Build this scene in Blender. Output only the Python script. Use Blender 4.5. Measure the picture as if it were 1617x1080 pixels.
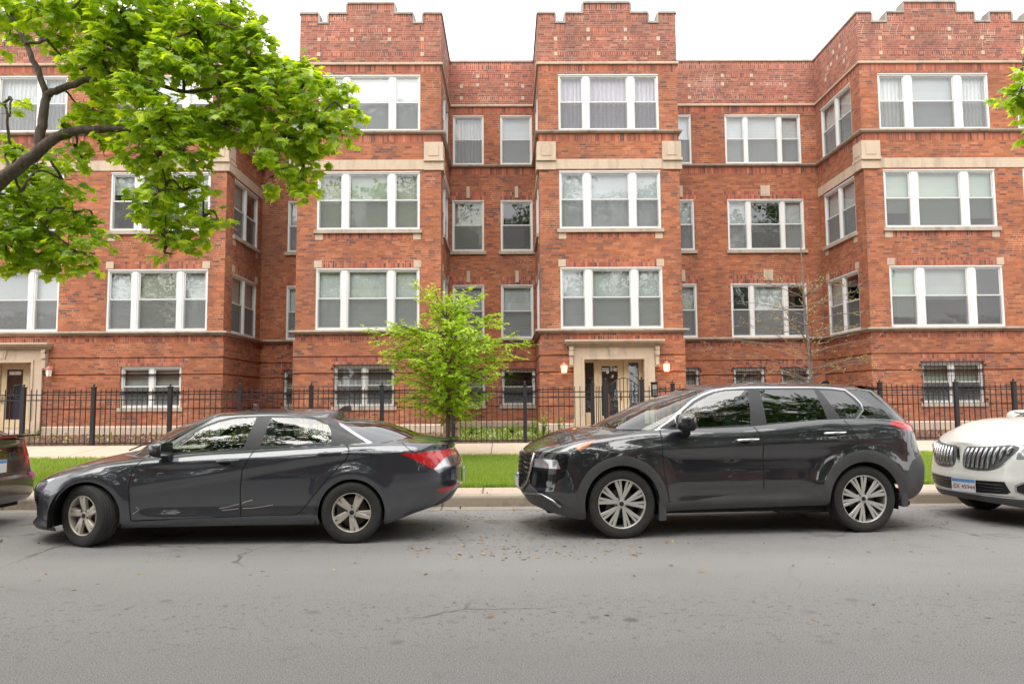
import bpy, bmesh, math, random
from mathutils import Vector, Matrix
for o in list(bpy.data.objects): bpy.data.objects.remove(o)
S = bpy.context.scene
COL = S.collection
R = math.radians
# ---------------------------------------------------------------- camera
CAM_H = 1.44
F_PX, PITCH, ROLL, YAW = 1175.7, 0.081276, 0.0062128, 0.0071774
fwd = Vector((math.sin(YAW)*math.cos(PITCH), math.cos(YAW)*math.cos(PITCH), math.sin(PITCH)))
rt0 = Vector((math.cos(YAW), -math.sin(YAW), 0)); up0 = rt0.cross(fwd)
rt = rt0*math.cos(ROLL)-up0*math.sin(ROLL); up = up0*math.cos(ROLL)+rt0*math.sin(ROLL)
cd = bpy.data.cameras.new('camera'); cam = bpy.data.objects.new('camera', cd); COL.objects.link(cam)
cam.matrix_world = Matrix(((rt.x, up.x, -fwd.x, 0), (rt.y, up.y, -fwd.y, 0), (rt.z, up.z, -fwd.z, CAM_H), (0, 0, 0, 1)))
cd.sensor_width = 36; cd.lens = 36*F_PX/1617; cd.clip_end = 2000; cd.clip_start = 0.05
S.camera = cam
def at(px, py, Y):      # a point of the photograph, put at distance Y in the street
    d = fwd*F_PX + rt*(px-808.5) - up*(py-540)
    return d*(Y/d.y) + Vector((0, 0, CAM_H))
# ---------------------------------------------------------------- sky and sun
SUN_EL, SUN_AZ = R(56), R(200)      # azimuth: direction the light comes from, clockwise from +Y
W = bpy.data.worlds.new('World'); S.world = W; W.use_nodes = True
nt = W.node_tree; nt.nodes.clear()
sky = nt.nodes.new('ShaderNodeTexSky'); sky.sky_type = 'NISHITA'; sky.sun_disc = False
sky.sun_elevation = SUN_EL; sky.sun_rotation = SUN_AZ; sky.air_density = 1.0; sky.dust_density = 4.0; sky.ozone_density = 1.0
hs = nt.nodes.new('ShaderNodeHueSaturation'); hs.inputs['Saturation'].default_value = 0.10
tc = nt.nodes.new('ShaderNodeTexCoord'); nz = nt.nodes.new('ShaderNodeTexNoise')
nz.inputs['Scale'].default_value = 2.2; nz.inputs['Detail'].default_value = 5
rp = nt.nodes.new('ShaderNodeMapRange'); rp.inputs['From Min'].default_value = .3; rp.inputs['From Max'].default_value = .7
rp.inputs['To Min'].default_value = 5.2; rp.inputs['To Max'].default_value = 8.0
mixc = nt.nodes.new('ShaderNodeMix'); mixc.data_type = 'RGBA'; mixc.inputs[0].default_value = .8   # the cloud deck over the clear sky
cmb = nt.nodes.new('ShaderNodeCombineColor')
bg = nt.nodes.new('ShaderNodeBackground'); bg.inputs['Strength'].default_value = 0.14
wo = nt.nodes.new('ShaderNodeOutputWorld')
L = nt.links.new
L(sky.outputs[0], hs.inputs['Color']); L(tc.outputs['Generated'], nz.inputs['Vector']); L(nz.outputs[0], rp.inputs[0])
for k in range(3): L(rp.outputs[0], cmb.inputs[k])
L(hs.outputs[0], mixc.inputs[6]); L(cmb.outputs[0], mixc.inputs[7]); L(mixc.outputs[2], bg.inputs[0]); L(bg.outputs[0], wo.inputs[0])
sd = bpy.data.lights.new('sun', 'SUN'); sd.energy = 1.5; sd.angle = R(70); sd.color = (1, .96, .9)
sun = bpy.data.objects.new('sun', sd); COL.objects.link(sun)
dirv = Vector((math.sin(SUN_AZ)*math.cos(SUN_EL), math.cos(SUN_AZ)*math.cos(SUN_EL), math.sin(SUN_EL)))
sun.rotation_euler = dirv.to_track_quat('Z', 'Y').to_euler()
S.view_settings.view_transform = 'Standard'; S.view_settings.look = 'None'; S.view_settings.gamma = 1
S.view_settings.exposure = 1.3
S.render.engine = 'CYCLES'
# ---------------------------------------------------------------- node helpers
class NT:
    def __init__(s, name):
        s.m = bpy.data.materials.new(name); s.m.use_nodes = True; s.t = s.m.node_tree
        s.b = s.t.nodes['Principled BSDF']; s.out = s.t.nodes['Material Output']
    def n(s, ty, **kw):
        x = s.t.nodes.new('ShaderNode'+ty)
        for k, v in kw.items(): setattr(x, k, v)
        return x
    def put(s, sock, v):
        if isinstance(v, bpy.types.NodeSocket): s.t.links.new(v, sock)
        elif v is not None: sock.default_value = v
    def mt(s, op, a, b=None, c=None):
        x = s.n('Math', operation=op)
        for i, v in enumerate((a, b, c)):
            if v is not None: s.put(x.inputs[i], v)
        return x.outputs[0]
    def noise(s, scale, detail=4, vec=None, rough=.5, w=None):
        x = s.n('TexNoise'); x.inputs['Scale'].default_value = scale; x.inputs['Detail'].default_value = detail; x.inputs['Roughness'].default_value = rough
        if vec: s.put(x.inputs['Vector'], vec)
        return x.outputs[0]
    def ramp(s, f, pts, interp='LINEAR'):
        x = s.n('ValToRGB'); cr = x.color_ramp; cr.interpolation = interp
        while len(cr.elements) < len(pts): cr.elements.new(.5)
        for e, (p, c) in zip(cr.elements, pts):
            e.position = p; e.color = (c if len(c) == 4 else (*c, 1)) if not isinstance(c, (int, float)) else (c, c, c, 1)
        s.put(x.inputs[0], f); return x.outputs[0]
    def mix(s, f, a, b, mode='MIX'):
        x = s.n('Mix', data_type='RGBA', blend_type=mode); s.put(x.inputs[0], f)
        for i, v in ((6, a), (7, b)):
            s.put(x.inputs[i], v if isinstance(v, bpy.types.NodeSocket) else (v if len(v) == 4 else (*v, 1)))
        return x.outputs[2]
    def rng(s, f, a, b, c, d):
        x = s.n('MapRange'); s.put(x.inputs[0], f)
        for i, v in enumerate((a, b, c, d)): x.inputs[i+1].default_value = v
        return x.outputs[0]
    def bump(s, h, st=.3, dist=.01):
        x = s.n('Bump'); x.inputs['Strength'].default_value = st; x.inputs['Distance'].default_value = dist
        s.put(x.inputs['Height'], h); s.t.links.new(x.outputs[0], s.b.inputs['Normal'])
    def obj(s): return s.n('TexCoord').outputs['Object']
    def pos(s): return s.n('NewGeometry').outputs['Position']
    def uv(s): return s.n('TexCoord').outputs['UV']
    def set(s, col=None, rough=None, metal=None, **kw):
        if col is not None: s.put(s.b.inputs['Base Color'], col if isinstance(col, bpy.types.NodeSocket) else (*col, 1))
        if rough is not None: s.put(s.b.inputs['Roughness'], rough)
        if metal is not None: s.put(s.b.inputs['Metallic'], metal)
        for k, v in kw.items(): s.put(s.b.inputs[k.replace('_', ' ')], v)
        return s.m
def flat(name, col, rough=.6, metal=0, var=0, scale=8, **kw):
    t = NT(name)
    if var:
        f = t.noise(scale, 5, t.pos())
        c = t.mix(f, tuple(x*(1-var) for x in col), tuple(min(1, x*(1+var)) for x in col)); t.set(c, rough, metal, **kw)
    else: t.set(col, rough, metal, **kw)
    return t.m
def brick_mat(name, pal, mortar, swap=False, bw=.212, bh=.0677, mort=.011, rough=.85, band=False):
    t = NT(name); sp = t.n('SeparateXYZ'); t.put(sp.inputs[0], t.uv())
    u, v = (sp.outputs[1], sp.outputs[0]) if swap else (sp.outputs[0], sp.outputs[1])
    r = t.mt('DIVIDE', v, bh); row = t.mt('FLOOR', r); fr = t.mt('FRACT', r)
    wn0 = t.n('TexWhiteNoise', noise_dimensions='1D'); t.put(wn0.inputs['W'], row)
    off = t.mt('MULTIPLY', wn0.outputs[0], .999) if not swap else 0.0
    c = t.mt('ADD', t.mt('DIVIDE', u, bw), off); colm = t.mt('FLOOR', c); fc = t.mt('FRACT', c)
    cx = t.n('CombineXYZ'); t.put(cx.inputs[0], row); t.put(cx.inputs[1], colm)
    wn = t.n('TexWhiteNoise', noise_dimensions='2D'); t.put(wn.inputs['Vector'], cx.outputs[0])
    big = t.noise(.55, 4, t.pos(), .6)
    sel = t.mt('ADD', wn.outputs[0], t.rng(big, .3, .7, -.10, .12))
    cb = t.ramp(sel, pal, 'CONSTANT' if swap else 'LINEAR')
    wn2 = t.n('TexWhiteNoise', noise_dimensions='3D'); t.put(wn2.inputs['Vector'], cx.outputs[0]); bv = t.rng(wn2.outputs[0], 0, 1, .80, 1.16); bc = t.n('CombineColor')
    for k_ in range(3): t.put(bc.inputs[k_], bv)
    cb = t.mix(1.0, cb, bc.outputs[0], 'MULTIPLY')
    fine = t.noise(45, 4, t.pos(), .7)
    cb = t.mix(t.rng(fine, .25, .75, 0, .45), cb, (.05, .03, .028), 'MIX') if not swap else t.mix(t.rng(fine, .25, .75, 0, .25), cb, (.05, .03, .028))
    m1 = t.mt('LESS_THAN', fr, mort/bh); m2 = t.mt('LESS_THAN', fc, mort/bw); m = t.mt('MAXIMUM', m1, m2)
    patch = t.rng(t.noise(.8, 4, t.pos(), .65), .52, .66, 0, 1)
    mc = t.mix(patch, mortar[0], tuple(min(1, x*1.45) for x in mortar[1]))
    col = t.mix(t.mt('MULTIPLY', m, t.mt('ADD', .72, t.mt('MULTIPLY', patch, .28))), cb, mc)
    tone = t.rng(t.noise(.33, 5, t.pos(), .6), .3, .7, .82, 1.16); tcx = t.n('CombineColor')
    for k_ in range(3): t.put(tcx.inputs[k_], tone)
    col = t.mix(1.0, col, tcx.outputs[0], 'MULTIPLY')
    st = t.n('Mapping'); st.inputs['Scale'].default_value = (1.6, 1.6, .22); t.put(st.inputs[0], t.pos())
    streak = t.rng(t.noise(1, 5, st.outputs[0], .6), .45, .72, 0, .38)
    col = t.mix(streak, col, (.075, .05, .045))
    t.set(col, rough); h = t.mt('ADD', t.mt('SUBTRACT', 1.0, m), t.mt('MULTIPLY', fine, .4)); t.bump(h, .55, .006)
    return t.m
def stone_mat(name, a, b, dirt=.35):
    t = NT(name); n1 = t.noise(1.7, 5, t.pos()); n2 = t.noise(22, 5, t.pos(), .7)
    c = t.mix(n1, a, b); c = t.mix(t.rng(n2, .35, .75, 0, .3), c, tuple(x*.55 for x in a))
    st = t.n('Mapping'); st.inputs['Scale'].default_value = (3, 3, .5); t.put(st.inputs[0], t.pos())
    c = t.mix(t.rng(t.noise(1.3, 6, st.outputs[0], .65), .48, .75, 0, dirt), c, (.06, .052, .045))
    t.set(c, .85); t.bump(n2, .3, .004); return t.m
def wood_metal(name, col, dirt=.25):
    t = NT(name); st = t.n('Mapping'); st.inputs['Scale'].default_value = (6, 6, 1.2); t.put(st.inputs[0], t.pos())
    c = t.mix(t.rng(t.noise(1.5, 6, st.outputs[0], .65), .45, .8, 0, dirt), col, tuple(x*.45 for x in col))
    t.set(c, .5); return t.m
M = {}
PAL1 = [(0, (.15, .075, .06)), (.05, (.22, .085, .055)), (.12, (.31, .094, .042)), (.38, (.40, .122, .046)), (.62, (.49, .160, .060)), (.8, (.35, .098, .042)), (1, (.50, .18, .078))]
PAL2 = [(0, (.16, .07, .055)), (.13, (.24, .08, .055)), (.4, (.36, .10, .06)), (.65, (.42, .125, .07)), (.65, (.42, .125, .065)), (.88, (.36, .115, .07)), (1, (.48, .21, .13))]
PALS = [(0, (.14, .06, .045)), (.10, (.28, .08, .045)), (.35, (.42, .11, .055)), (.6, (.47, .14, .065)), (.8, (.36, .09, .05)), (.92, (.50, .18, .10))]
M['brick'] = brick_mat('red brick', PAL1, ((.28, .15, .10), (.42, .24, .16)))
M['brick_par'] = brick_mat('parapet brick', PAL2, ((.42, .29, .23), (.50, .36, .29)))
M['soldier'] = brick_mat('soldier brick', PALS, ((.27, .15, .11), (.34, .2, .15)), swap=True, bw=.24)
M['soldier_par'] = brick_mat('parapet soldier brick', PALS, ((.42, .30, .25), (.45, .33, .27)), swap=True, bw=.24, mort=.014)
M['stone'] = stone_mat('limestone', (.48, .36, .26), (.54, .43, .33))
M['ledge'] = stone_mat('weathered limestone', (.36, .29, .23), (.46, .38, .30), .6)
M['base'] = stone_mat('base limestone', (.46, .35, .27), (.54, .43, .34), .35)
M['coping'] = stone_mat('coping stone', (.30, .27, .23), (.40, .36, .31), .55)
M['white'] = wood_metal('white window paint', (.66, .66, .65), .22)
M['sash'] = wood_metal('sash paint', (.56, .56, .55), .3)
M['cream'] = wood_metal('cream door paint', (.66, .52, .34), .2)
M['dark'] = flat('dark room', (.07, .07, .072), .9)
M['iron'] = flat('black iron', (.018, .018, .022), .45, 0, .4, 30)
M['rust'] = flat('rusted iron', (.16, .055, .03), .8, 0, .5, 25)
def glass_mat(name, tint, refl, rough=.02, wav=0.0, base=.08):
    t = NT(name); t.t.nodes.remove(t.b)
    tr = t.n('BsdfTransparent'); tr.inputs[0].default_value = (*tint, 1)
    gl = t.n('BsdfGlossy'); gl.inputs['Roughness'].default_value = rough; gl.inputs[0].default_value = (refl, refl, refl, 1)
    lw = t.n('LayerWeight'); lw.inputs[0].default_value = .5; fr = t.mt('ADD', base, t.mt('MULTIPLY', 1-base, t.mt('POWER', lw.outputs['Facing'], 5.0)))
    mx = t.n('MixShader'); t.put(mx.inputs[0], fr); t.put(mx.inputs[1], tr.outputs[0]); t.put(mx.inputs[2], gl.outputs[0])
    if wav:
        b = t.n('Bump'); b.inputs['Strength'].default_value = wav; b.inputs['Distance'].default_value = .02
        t.put(b.inputs['Height'], t.noise(1.6, 2, t.pos())); t.put(gl.inputs['Normal'], b.outputs[0])
    t.put(t.out.inputs[0], mx.outputs[0]); return t.m
M['pane'] = glass_mat('window glass', (.93, .95, .94), 1, .015, .30, .13)
def screen_mat():
    t = NT('insect screen'); t.t.nodes.remove(t.b)
    tr = t.n('BsdfTransparent'); df = t.n('BsdfDiffuse'); df.inputs[0].default_value = (.16, .16, .165, 1)
    mx = t.n('MixShader'); t.put(mx.inputs[0], t.rng(t.n('ObjectInfo').outputs['Random'], 0, 1, .38, .56))
    t.put(mx.inputs[1], tr.outputs[0]); t.put(mx.inputs[2], df.outputs[0]); t.put(t.out.inputs[0], mx.outputs[0]); return t.m
M['screen'] = screen_mat()
def _vary(t, c, k=.16):
    x = t.n('CombineColor'); f = t.rng(t.n('ObjectInfo').outputs['Random'], 0, 1, 1-k, 1+k*.6)
    for i in range(3): t.put(x.inputs[i], f)
    return t.mix(1.0, c, x.outputs[0], 'MULTIPLY')
def blind_mat(name, a, b, per=.05, vertical=False, k=.5):
    t = NT(name); sp = t.n('SeparateXYZ'); t.put(sp.inputs[0], t.uv())
    f = t.mt('FRACT', t.mt('DIVIDE', sp.outputs[0 if vertical else 1], per))
    if vertical: f = t.mt('ADD', .5, t.mt('MULTIPLY', t.mt('SINE', t.mt('ADD', t.mt('MULTIPLY', sp.outputs[0], 6.28/per), t.mt('MULTIPLY', t.noise(4, 3, t.uv()), 5))), .5))
    c = t.mix(t.rng(f, 0, 1, 0, 1), a, b); c = t.mix(t.rng(t.noise(1.1, 3, t.pos()), .3, .7, 0, .35), c, tuple(x*.6 for x in a)); c = _vary(t, c)
    t.set(c, .8); t.bump(f, k, .02); return t.m
M['blind_white'] = blind_mat('white slat blind', (.34, .36, .37), (.50, .52, .53))
M['blind_beige'] = blind_mat('beige slat blind', (.27, .29, .23), (.42, .44, .36))
M['shade_grey'] = blind_mat('grey roller shade', (.34, .37, .36), (.38, .41, .40), .4, False, 0)
M['shade_white'] = blind_mat('white roller shade', (.40, .43, .45), (.44, .47, .49), .4, False, 0)
M['shade_green'] = blind_mat('pale roller shade', (.28, .33, .28), (.31, .36, .30), .4, False, 0)
M['curtain'] = blind_mat('lilac curtain', (.38, .34, .41), (.52, .48, .56), .13, True, .8)
M['curtain_white'] = blind_mat('white net curtain', (.42, .43, .44), (.60, .61, .61), .11, True, .8)
# ---------------------------------------------------------------- mesh helper
class MB:
    def __init__(s): s.bm = bmesh.new(); s.mi = 0
    def face(s, pts, mi=None):
        vs = [s.bm.verts.new(p) for p in pts]
        try: f = s.bm.faces.new(vs)
        except ValueError: return None
        f.material_index = s.mi if mi is None else mi; return f
    def box(s, x0, x1, y0, y1, z0, z1, mi=None, mat=None, bev=0):
        c = [(x0, y0, z0), (x1, y0, z0), (x1, y1, z0), (x0, y1, z0), (x0, y0, z1), (x1, y0, z1), (x1, y1, z1), (x0, y1, z1)]
        vs = [s.bm.verts.new((mat @ Vector(p)) if mat else p) for p in c]
        fs = []
        for q in ((0, 3, 2, 1), (4, 5, 6, 7), (0, 1, 5, 4), (1, 2, 6, 5), (2, 3, 7, 6), (3, 0, 4, 7)):
            f = s.bm.faces.new([vs[i] for i in q]); f.material_index = s.mi if mi is None else mi; fs.append(f)
        if bev:
            es = list({e for f in fs for e in f.edges})
            bmesh.ops.bevel(s.bm, geom=es, offset=bev, segments=2, profile=.7, affect='EDGES')
        return s
    def tube(s, pts, rad, n=8, mi=None, cap=True):
        pts = [Vector(p) for p in pts]; rr = rad if isinstance(rad, (list, tuple)) else [rad]*len(pts)
        rings = []; up_ = None
        for i, p in enumerate(pts):
            d = (pts[min(i+1, len(pts)-1)]-pts[max(i-1, 0)]).normalized()
            if up_ is None:
                up_ = Vector((0, 0, 1)) if abs(d.z) < .9 else Vector((0, 1, 0))
            a = (up_ - d*up_.dot(d)).normalized(); up_ = a; b = d.cross(a)
            rings.append([s.bm.verts.new(p+(a*math.cos(2*math.pi*k/n)+b*math.sin(2*math.pi*k/n))*rr[i]) for k in range(n)])
        for i in range(len(rings)-1):
            for k in range(n):
                f = s.bm.faces.new((rings[i][k], rings[i][(k+1) % n], rings[i+1][(k+1) % n], rings[i+1][k])); f.smooth = True
                f.material_index = s.mi if mi is None else mi
        if cap:
            for r_ in (rings[0][::-1], rings[-1]):
                f = s.bm.faces.new(r_); f.material_index = s.mi if mi is None else mi
        return s
    def lathe(s, prof, n=16, mat=None, mi=None, smooth=True):     # prof: (r, z); axis z
        rings = []
        for r_, z in prof:
            rings.append([s.bm.verts.new((mat or Matrix()) @ Vector((r_*math.cos(2*math.pi*k/n), r_*math.sin(2*math.pi*k/n), z))) for k in range(n)])
        for i in range(len(rings)-1):
            for k in range(n):
                f = s.bm.faces.new((rings[i][k], rings[i][(k+1) % n], rings[i+1][(k+1) % n], rings[i+1][k])); f.smooth = smooth
                f.material_index = s.mi if mi is None else mi
        return s
    def prism(s, poly, y0, y1, mi=None, mat=None):               # poly in (x, z), extruded along y
        T = mat or Matrix(); n = len(poly)
        a = [s.bm.verts.new(T @ Vector((x, y0, z))) for x, z in poly]; b = [s.bm.verts.new(T @ Vector((x, y1, z))) for x, z in poly]
        fs = [s.bm.faces.new(a), s.bm.faces.new(b[::-1])]
        for i in range(n): fs.append(s.bm.faces.new((a[i], b[i], b[(i+1) % n], a[(i+1) % n])))
        for f in fs: f.material_index = s.mi if mi is None else mi
        return s
    def mesh(s, name, mats, uv=True, normals=True):
        bm = s.bm; normals = normals and name not in ('pane', 'sidelight', 'door_glass')
        if not normals: bm.normal_update()
        if normals: bmesh.ops.recalc_face_normals(bm, faces=bm.faces[:])
        if uv:
            lay = bm.loops.layers.uv.new('UVMap')
            for f in bm.faces:
                n = f.normal; ax = max(range(3), key=lambda i: abs(n[i]))
                for l in f.loops:
                    c = l.vert.co
                    l[lay].uv = (c.x, c.z) if ax == 1 else ((c.y, c.z) if ax == 0 else (c.x, c.y))
        me = bpy.data.meshes.new(name); bm.to_mesh(me); bm.free()
        for m in (mats if isinstance(mats, (list, tuple)) else [mats]): me.materials.append(m)
        return me
    def build(s, name, mats, parent=None, uv=True, normals=True):
        o = bpy.data.objects.new(name, s.mesh(name, mats, uv, normals)); COL.objects.link(o)
        if parent: o.parent = parent
        return o
def link(name, me, parent=None, mw=None):
    o = bpy.data.objects.new(name, me); COL.objects.link(o)
    if parent: o.parent = parent
    if mw is not None: o.matrix_basis = mw
    return o
def tag(o, label=None, cat=None, group=None, kind=None):
    for k, v in (('label', label), ('category', cat), ('group', group), ('kind', kind)):
        if v: o[k] = v
    return o
def empty(name, loc=(0, 0, 0), rz=0, label=None, cat=None, group=None):
    o = bpy.data.objects.new(name, None); COL.objects.link(o); o.location = loc; o.rotation_euler = (0, 0, rz); o.empty_display_size = .3
    return tag(o, label, cat, group)
def copy_tree(o, parent=None):
    c = o.copy(); COL.objects.link(c)
    if parent: c.parent = parent
    for ch in o.children: copy_tree(ch, c)
    return c
FONT_CACHE = {}
def text_mesh(txt, size, depth=.002):
    key = (txt, size, depth)
    if key in FONT_CACHE: return FONT_CACHE[key]
    cu = bpy.data.curves.new('lettering', 'FONT'); cu.body = txt; cu.size = size; cu.extrude = depth; cu.align_x = 'CENTER'; cu.align_y = 'CENTER'
    o = bpy.data.objects.new('lettering', cu); COL.objects.link(o)
    dg = bpy.context.evaluated_depsgraph_get(); dg.update()
    me = bpy.data.meshes.new_from_object(o.evaluated_get(dg)); bpy.data.objects.remove(o)
    FONT_CACHE[key] = me; return me
# ================================================================ ground, road, kerb
def ground_profile(y):
    pts = [(-60, .5), (-30, .3), (-8, .17), (11.7, .17), (16.2, .30), (18.3, .47), (19.5, .52), (21.5, .60), (25, .66), (60, .8), (400, 1.0)]
    for (a, za), (b, zb) in zip(pts, pts[1:]):
        if y <= b: return za+(zb-za)*max(0, (y-a))/(b-a)
    return 1.0
def asphalt():
    t = NT('asphalt'); P = t.pos()
    a = t.noise(115, 3, P, .75); b = t.noise(.6, 4, P, .6); c = t.noise(6, 5, P, .7)
    sc = t.n('Mapping'); sc.inputs['Scale'].default_value = (.10, 1.3, 1); t.put(sc.inputs[0], P)
    wear = t.noise(1, 4, sc.outputs[0], .6)
    col = t.mix(t.rng(b, .3, .7, 0, 1), (.222, .211, .207), (.275, .262, .256))
    col = t.mix(t.rng(wear, .35, .7, 0, .8), col, (.305, .292, .285))
    col = t.mix(t.rng(a, .42, .62, 0, 1), t.mix(.55, col, (.06, .057, .056)), t.mix(.42, col, (.50, .48, .47)))
    col = t.mix(t.rng(c, .58, .75, 0, .35), col, (.08, .075, .07))
    v = t.n('TexVoronoi'); v.inputs['Scale'].default_value = 3.2; t.put(v.inputs['Vector'], P)
    sp = t.n('SeparateXYZ'); t.put(sp.inputs[0], P)
    # dark oily spots in a strip along the crown of the road and by the parked wheels
    strip = t.mt('MULTIPLY', t.rng(sp.outputs[1], 4.2, 4.9, 0, 1), t.rng(sp.outputs[1], 5.4, 6.2, 1, 0))
    spots = t.mt('MULTIPLY', t.rng(v.outputs[0], .10, .22, 1, 0), t.rng(t.noise(1.1, 3, P), .48, .6, 0, 1))
    spots2 = t.mt('MULTIPLY', t.rng(t.noise(15, 5, P, .85), .55, .64, 0, .8), strip)
    col = t.mix(t.mt('MAXIMUM', t.mt('MULTIPLY', spots, t.mt('MULTIPLY', strip, .7)), spots2), col, (.075, .07, .066))
    # long repaired strips and worn wheel lanes
    lane = t.mt('MULTIPLY', t.rng(sp.outputs[1], 6.0, 6.6, 0, 1), t.rng(sp.outputs[1], 6.9, 7.3, 1, 0)); lane = t.mt('MULTIPLY', lane, t.rng(t.noise(.5, 4, P), .35, .65, .2, 1))
    col = t.mix(t.mt('MULTIPLY', lane, .35), col, (.34, .325, .31))
    drip = t.mt('MULTIPLY', t.rng(t.noise(1.7, 5, P, .7), .56, .64, 0, .55), t.rng(sp.outputs[1], 7.2, 8.4, 0, 1)); col = t.mix(drip, col, (.07, .064, .06))
    # fine cracks
    w = t.n('TexVoronoi', feature='DISTANCE_TO_EDGE'); w.inputs['Scale'].default_value = .42
    dn = t.n('Mix', data_type='VECTOR'); dn.inputs[0].default_value = .25; nn = t.n('TexNoise'); nn.inputs['Scale'].default_value = 2.5; nn.inputs['Detail'].default_value = 6; t.put(nn.inputs['Vector'], P)
    t.put(dn.inputs[4], P); t.put(dn.inputs[5], nn.outputs[1]); t.put(w.inputs['Vector'], dn.outputs[1])
    crack = t.mt('MULTIPLY', t.rng(w.outputs[0], .0, .006, .8, 0), t.rng(t.noise(.35, 2, P), .5, .6, 0, 1))
    col = t.mix(crack, col, (.035, .033, .03))
    t.set(col, .82); t.bump(t.mt('ADD', a, t.mt('MULTIPLY', crack, -2.0)), .3, .003); return t.m
def soil(name, a, b, c, sc=28):
    t = NT(name); P = t.pos(); v = t.n('TexVoronoi'); v.inputs['Scale'].default_value = sc; t.put(v.inputs['Vector'], P)
    col = t.mix(t.noise(7, 5, P, .7), a, b); col = t.mix(t.rng(v.outputs[0], .2, .6, 0, 1), col, c)
    t.set(col, .95); t.bump(v.outputs[0], .8, .03); return t.m
def concrete(name, a, b, joint=None, dirt=.3):
    t = NT(name); P = t.pos(); n2 = t.noise(60, 4, P, .7)
    col = t.mix(t.noise(1.3, 5, P, .6), a, b); col = t.mix(t.rng(n2, .4, .75, 0, .25), col, tuple(x*.5 for x in a))
    col = t.mix(t.rng(t.noise(3.3, 6, P, .7), .52, .75, 0, dirt), col, tuple(x*.35 for x in a))
    h = n2
    if joint:
        sp = t.n('SeparateXYZ'); t.put(sp.inputs[0], P)
        wob = t.mt('MULTIPLY', t.noise(2, 3, P), .04)
        f = t.mt('FRACT', t.mt('DIVIDE', t.mt('ADD', t.mt('ADD', sp.outputs[0], joint[1]), wob), joint[0]))
        j = t.mt('LESS_THAN', f, .022/joint[0]*1.3); col = t.mix(t.mt('MULTIPLY', j, .75), col, (.09, .07, .055)); h = t.mt('SUBTRACT', n2, t.mt('MULTIPLY', j, 3.0))
    t.set(col, .85); t.bump(h, .35, .005); return t.m
M['asphalt'] = asphalt()
M['concrete'] = concrete('pavement concrete', (.50, .39, .30), (.57, .46, .36), (1.55, .35))
M['curb'] = concrete('kerb concrete', (.36, .30, .24), (.46, .38, .30), (3.05, .9), .8)
M['gutter'] = concrete('gutter concrete', (.27, .235, .20), (.34, .30, .25), (3.05, .9), .7)
M['lawn_soil'] = soil('lawn soil', (.05, .08, .02), (.09, .13, .03), (.14, .11, .06))
M['mulch'] = soil('mulch', (.20, .085, .055), (.30, .15, .10), (.085, .04, .028), 22)
M['earth'] = soil('earth', (.10, .08, .05), (.16, .12, .08), (.06, .045, .03), 12)
def sheet(name, x0, x1, y0, y1, zf, mat, label, cat, nx=1, ny=1, dz=0, kind='structure'):
    b = MB()
    for i in range(nx):
        for j in range(ny):
            xa, xb = x0+(x1-x0)*i/nx, x0+(x1-x0)*(i+1)/nx; ya, yb = y0+(y1-y0)*j/ny, y0+(y1-y0)*(j+1)/ny
            b.face([(xa, ya, zf(ya)+dz), (xb, ya, zf(ya)+dz), (xb, yb, zf(yb)+dz), (xa, yb, zf(yb)+dz)])
    return tag(b.build(name, mat), label, cat, kind=kind)
CURB_Y = 10.53
b = MB()
ys = [-400, -60, -30, -8, -1.0]
for ya, yb in zip(ys, ys[1:]): b.face([(-400, ya, ground_profile(ya)-.03), (400, ya, ground_profile(ya)-.03), (400, yb, ground_profile(yb)-.03), (-400, yb, ground_profile(yb)-.03)])
ys = [CURB_Y+.1, 11.7, 16.2, 18.3, 19.5, 21.5, 25, 60, 400]
for ya, yb in zip(ys, ys[1:]): b.face([(-400, ya, ground_profile(ya)-.03), (400, ya, ground_profile(ya)-.03), (400, yb, ground_profile(yb)-.03), (-400, yb, ground_profile(yb)-.03)])
b.face([(-400, -1.0, -.02), (400, -1.0, -.02), (400, CURB_Y+.1, -.02), (-400, CURB_Y+.1, -.02)])
tag(b.build('ground', M['earth']), 'bare brown earth under the lawns and beds', 'ground', kind='structure')
sheet('road', -120, 120, -1.4, CURB_Y-.32, lambda y: 0, M['asphalt'], 'worn grey asphalt street running past the parked cars', 'road', 24, 4)
sheet('gutter', -120, 120, CURB_Y-.32, CURB_Y+.002, lambda y: 0.002, M['gutter'], 'concrete gutter strip along the foot of the kerb', 'gutter', 24, 1)
def kerb_prof(name, y0, s, label):
    b = MB(); pr = [(0, 0), (0, .12), (.012, .145), (.045, .158), (.17, .163), (.17, 0)]
    for i in range(40):
        xa, xb = -120+6*i, -114+6*i
        for (ya, za), (yb, zb) in zip(pr, pr[1:]): b.face([(xa, y0+s*ya, za), (xb, y0+s*ya, za), (xb, y0+s*yb, zb), (xa, y0+s*yb, zb)])
    tag(b.build(name, M['curb']), label, 'kerb', kind='structure')
kerb_prof('kerb', CURB_Y, 1, 'stained concrete kerb with rounded top behind the parked cars')
kerb_prof('kerb', -1.4, -1, 'concrete kerb on the near side of the street')
sheet('kerb_strip', -120, 120, CURB_Y+.17, 11.45, lambda y: .16, M['concrete'], 'tan concrete strip between kerb and grass', 'pavement', 24, 1)
sheet('lawn', -120, 120, 11.45, 16.2, lambda y: ground_profile(y)-.012, M['lawn_soil'], 'parkway soil under the grass between kerb and pavement', 'lawn', 24, 4)
sheet('pavement', -120, 120, 16.2, 18.2, ground_profile, M['concrete'], 'tan concrete pavement running in front of the iron fence', 'pavement', 24, 2, .004)
sheet('planting_bed', -60, 60, 18.2, 24.9, ground_profile, M['mulch'], 'red brown mulch bed between fence and brick building', 'planting bed', 24, 6)
sheet('near_pavement', -120, 120, -5.6, -3.4, lambda y: .172, M['concrete'], 'concrete pavement on the near side of the street', 'pavement', 24, 1)
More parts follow.
